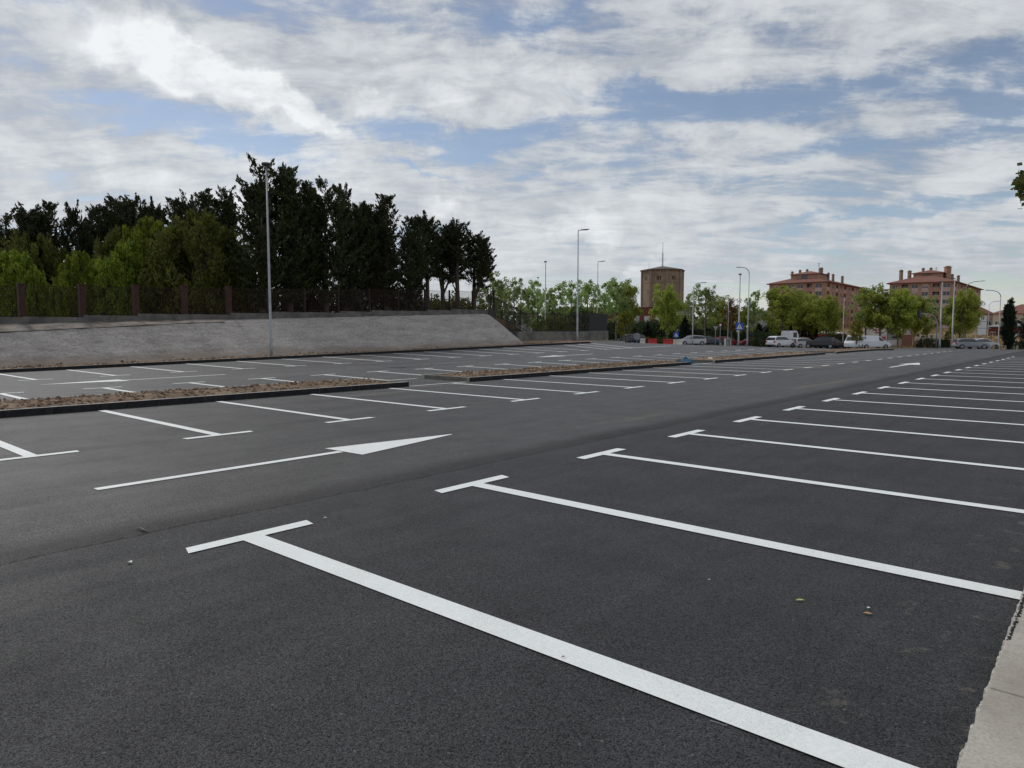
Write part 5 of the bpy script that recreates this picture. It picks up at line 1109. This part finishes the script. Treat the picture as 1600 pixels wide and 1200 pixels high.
# tree on the pavement whose branch tips enter at the right edge
def edge_tree():
    t = thing('pavement_tree', 'leafy tree on the pavement, only its branch tips showing at the right edge', 'tree', (0, 0, 0)); rng = np.random.default_rng(8)
    tgt = Vector((*at(1600, 13), zpy(290, 13))); bx, by = at(1780, 13.2); m = MB(); m.tube([(bx, by, -.1), (bx, by, 2.4), (bx+.1, by+.1, 5)], [.14, .11, .05], 10); V = []; C_ = []
    rt = Vector((CS, SN, 0))
    m.tube([(bx, by, 2.6), tuple(Vector((bx, by, 3.6))-rt*1.1), tuple(tgt+rt*.25)], [.05, .03, .008], 6, False)
    for (o, dz, n_) in ((-.27, .04, 30), (-.2, .12, 26), (-.22, -.03, 22), (-.13, -.12, 26), (-.1, .27, 24), (-.05, -.24, 22), (-.15, .2, 12), (-.12, .02, 24), (-.02, .22, 20), (.08, -.15, 26), (.0, -.02, 20), (.12, .35, 24), (.2, .05, 40), (.3, .25, 50), (.3, -.2, 50), (.06, -.32, 16), (.5, .5, 70), (.5, 0, 70), (.7, -.2, 80), (.8, .6, 80), (1.1, .2, 100), (1.3, .9, 120), (1.6, -.1, 120), (1.9, .6, 150), (2.2, 1.2, 150), (2.6, .2, 150), (2.9, .9, 150), (3.3, .4, 120)):
        c_ = np.array(tgt+rt*o+Vector((0, 0, dz))); sd = .07 if o < .35 else .25; P = c_+rng.normal(0, sd, (n_, 3)); V.append(diamonds(P, rng.normal(0, .7, (n_, 3))+[0, 0, -.5], .13, .10, rng))
        if o > .05: m.tube([tuple(Vector((bx, by, 3.2+dz*.5))), tuple(c_)], [.02, .006], 5, False)
    m.build('trunk', M_BARK, t); npmesh('crown', np.concatenate(V), 4, leafmat('olive_leaves', (.035, .045, .012), (.13, .14, .035), .3, 4), t)
edge_tree()

# ---------------------------------------------------------------- litter
def leafobj(px, py, L_, w_, col, name, label, cat, ang=0, curl=.004):
    X, Y = G(px, py); m = MB(); n_ = 7; v = []
    for i in range(n_):
        t_ = i/(n_-1); hw = w_*.5*math.sin(math.pi*min(1, t_*1.0))**.7; z = .004+curl*math.sin(t_*3.1)
        v += [(-L_/2+L_*t_, -hw, z+curl*.7*abs(math.sin(t_*6))), (-L_/2+L_*t_, 0, z), (-L_/2+L_*t_, hw, z+curl*.6)]
    m.add(v, [(3*i+k, 3*i+3+k, 3*i+4+k, 3*i+1+k) for i in range(n_-1) for k in range(2)]); o = m.build(name, mat(name+'_'+str(px), col=col, rough=.7, var=.25, vscale=80)); o.location = (X, Y, .004); o.rotation_euler = (0, 0, ang)
    return props(o, label, cat)
leafobj(1250, 940, .055, .022, (.42, .43, .16), 'fallen_leaf', 'curled yellow-green fallen leaf on the dark bay near the pavement', 'leaf', YAW+.0)
leafobj(1356, 961, .05, .024, (.40, .24, .10), 'fallen_leaf', 'brown fallen leaf next to the white scraps on the dark bay', 'leaf', YAW-.3)
leafobj(190+1000, 665, .09, .06, (.12, .09, .03), 'fallen_leaf', 'dull brown leaf in the fifth bay of the right row', 'leaf', .3)
leafobj(1108, 908, .02, .012, (.5, .5, .5), 'paper_scrap', 'tiny pale scrap on the second bay of the right row', 'scrap', .3, .004)
leafobj(203, 881, .04, .03, (.62, .62, .6), 'white_pebble', 'white flat pebble left of the nearest T-shaped line', 'pebble', .3, .008)
leafobj(508, 811, .03, .02, (.6, .6, .6), 'paper_scrap', 'small white scrap beyond the head of the nearest T-shaped line', 'scrap', .9, .006)
leafobj(880, 1030, .018, .008, (.08, .05, .03), 'paint_chip', 'dark speck on the longest white line', 'chip', .9, .006)
random.seed(2)
X, Y = G(1352, 951); m = MB()
for i in range(11):
    a, c = random.gauss(0, .02), random.gauss(0, .02); s = random.uniform(.003, .009); m.add([(a, c, .004), (a+s, c+s*.4, .009), (a+s*.5, c+s, .005)], [(0, 1, 2)])
m.add([(.01, -.01, .006), (.032, -.006, .013), (.028, .006, .008), (.012, .004, .012)], [(0, 1, 2, 3)])
o = m.build('paper_scraps', M_SWHITE); o.location = (X, Y, .004); props(o, 'white torn paper scraps above the brown leaf on the dark bay', 'scrap')
X, Y = G(222, 830); m = MB(); m.tube([(-.09, .0, .008), (-.03, .012, .016), (.03, -.004, .014), (.09, .004, .006)], [.004, .009, .01, .004], 7); o = m.build('stick', mat('grey_stick', col=(.16, .15, .13), rough=.9, var=.3, vscale=40)); o.location = (X, Y, .002); o.rotation_euler = (0, 0, .2); props(o, 'short grey broken stick by the paving joint at the left', 'stick')
X, Y = G(1122, 1132); m = MB(); m.tube([(-.035, .004, .005), (.0, .0, .006), (.03, -.008, .005), (.036, -.001, .005), (.03, .003, .005)], .0018, 6); o = m.build('wire_bit', M_STEEL); o.location = (X, Y, .002); o.rotation_euler = (0, 0, YAW-.45); props(o, 'short bent wire lying along the longest white line', 'wire')
# blue cloth and white bag at the median opening
t = thing('blue_cloth', 'crumpled blue cloth lying at the end of the second median strip', 'cloth', (*G(1072, 568.5), .0)); rng2 = np.random.default_rng(5)
m = MB(); n_ = 9; v = []
for j in range(n_):
    for i in range(n_):
        a, c = i/(n_-1)-.5, j/(n_-1)-.5; e = 1-max(abs(a), abs(c))*2; v.append((a*.6+rng2.normal(0, .03), c*.5+rng2.normal(0, .03), .02+.3*max(0, e)**.6*(1+rng2.normal(0, .22))))
m.add(v, [(j*n_+i, j*n_+i+1, (j+1)*n_+i+1, (j+1)*n_+i) for j in range(n_-1) for i in range(n_-1)]); m.build('cloth', mat('blue_cloth', col=(.035, .13, .22), rough=.8, var=.3, vscale=6), t)
X, Y = G(1110, 565.5); m = MB(); v = []
for j in range(5):
    for i in range(9): a = 2*math.pi*i/9; r_ = [.17, .19, .15, .09, .02][j]*(1+rng2.normal(0, .15)); v.append((math.cos(a)*r_, math.sin(a)*r_, [0, .07, .16, .22, .25][j]))
m.add(v, [(j*9+i, j*9+(i+1) % 9, (j+1)*9+(i+1) % 9, (j+1)*9+i) for j in range(4) for i in range(9)]+[tuple(36+i for i in range(9))]); o = m.build('white_sack', M_WHITE); o.location = (X, Y, 0); props(o, 'small white sack at the start of the third median strip', 'sack')
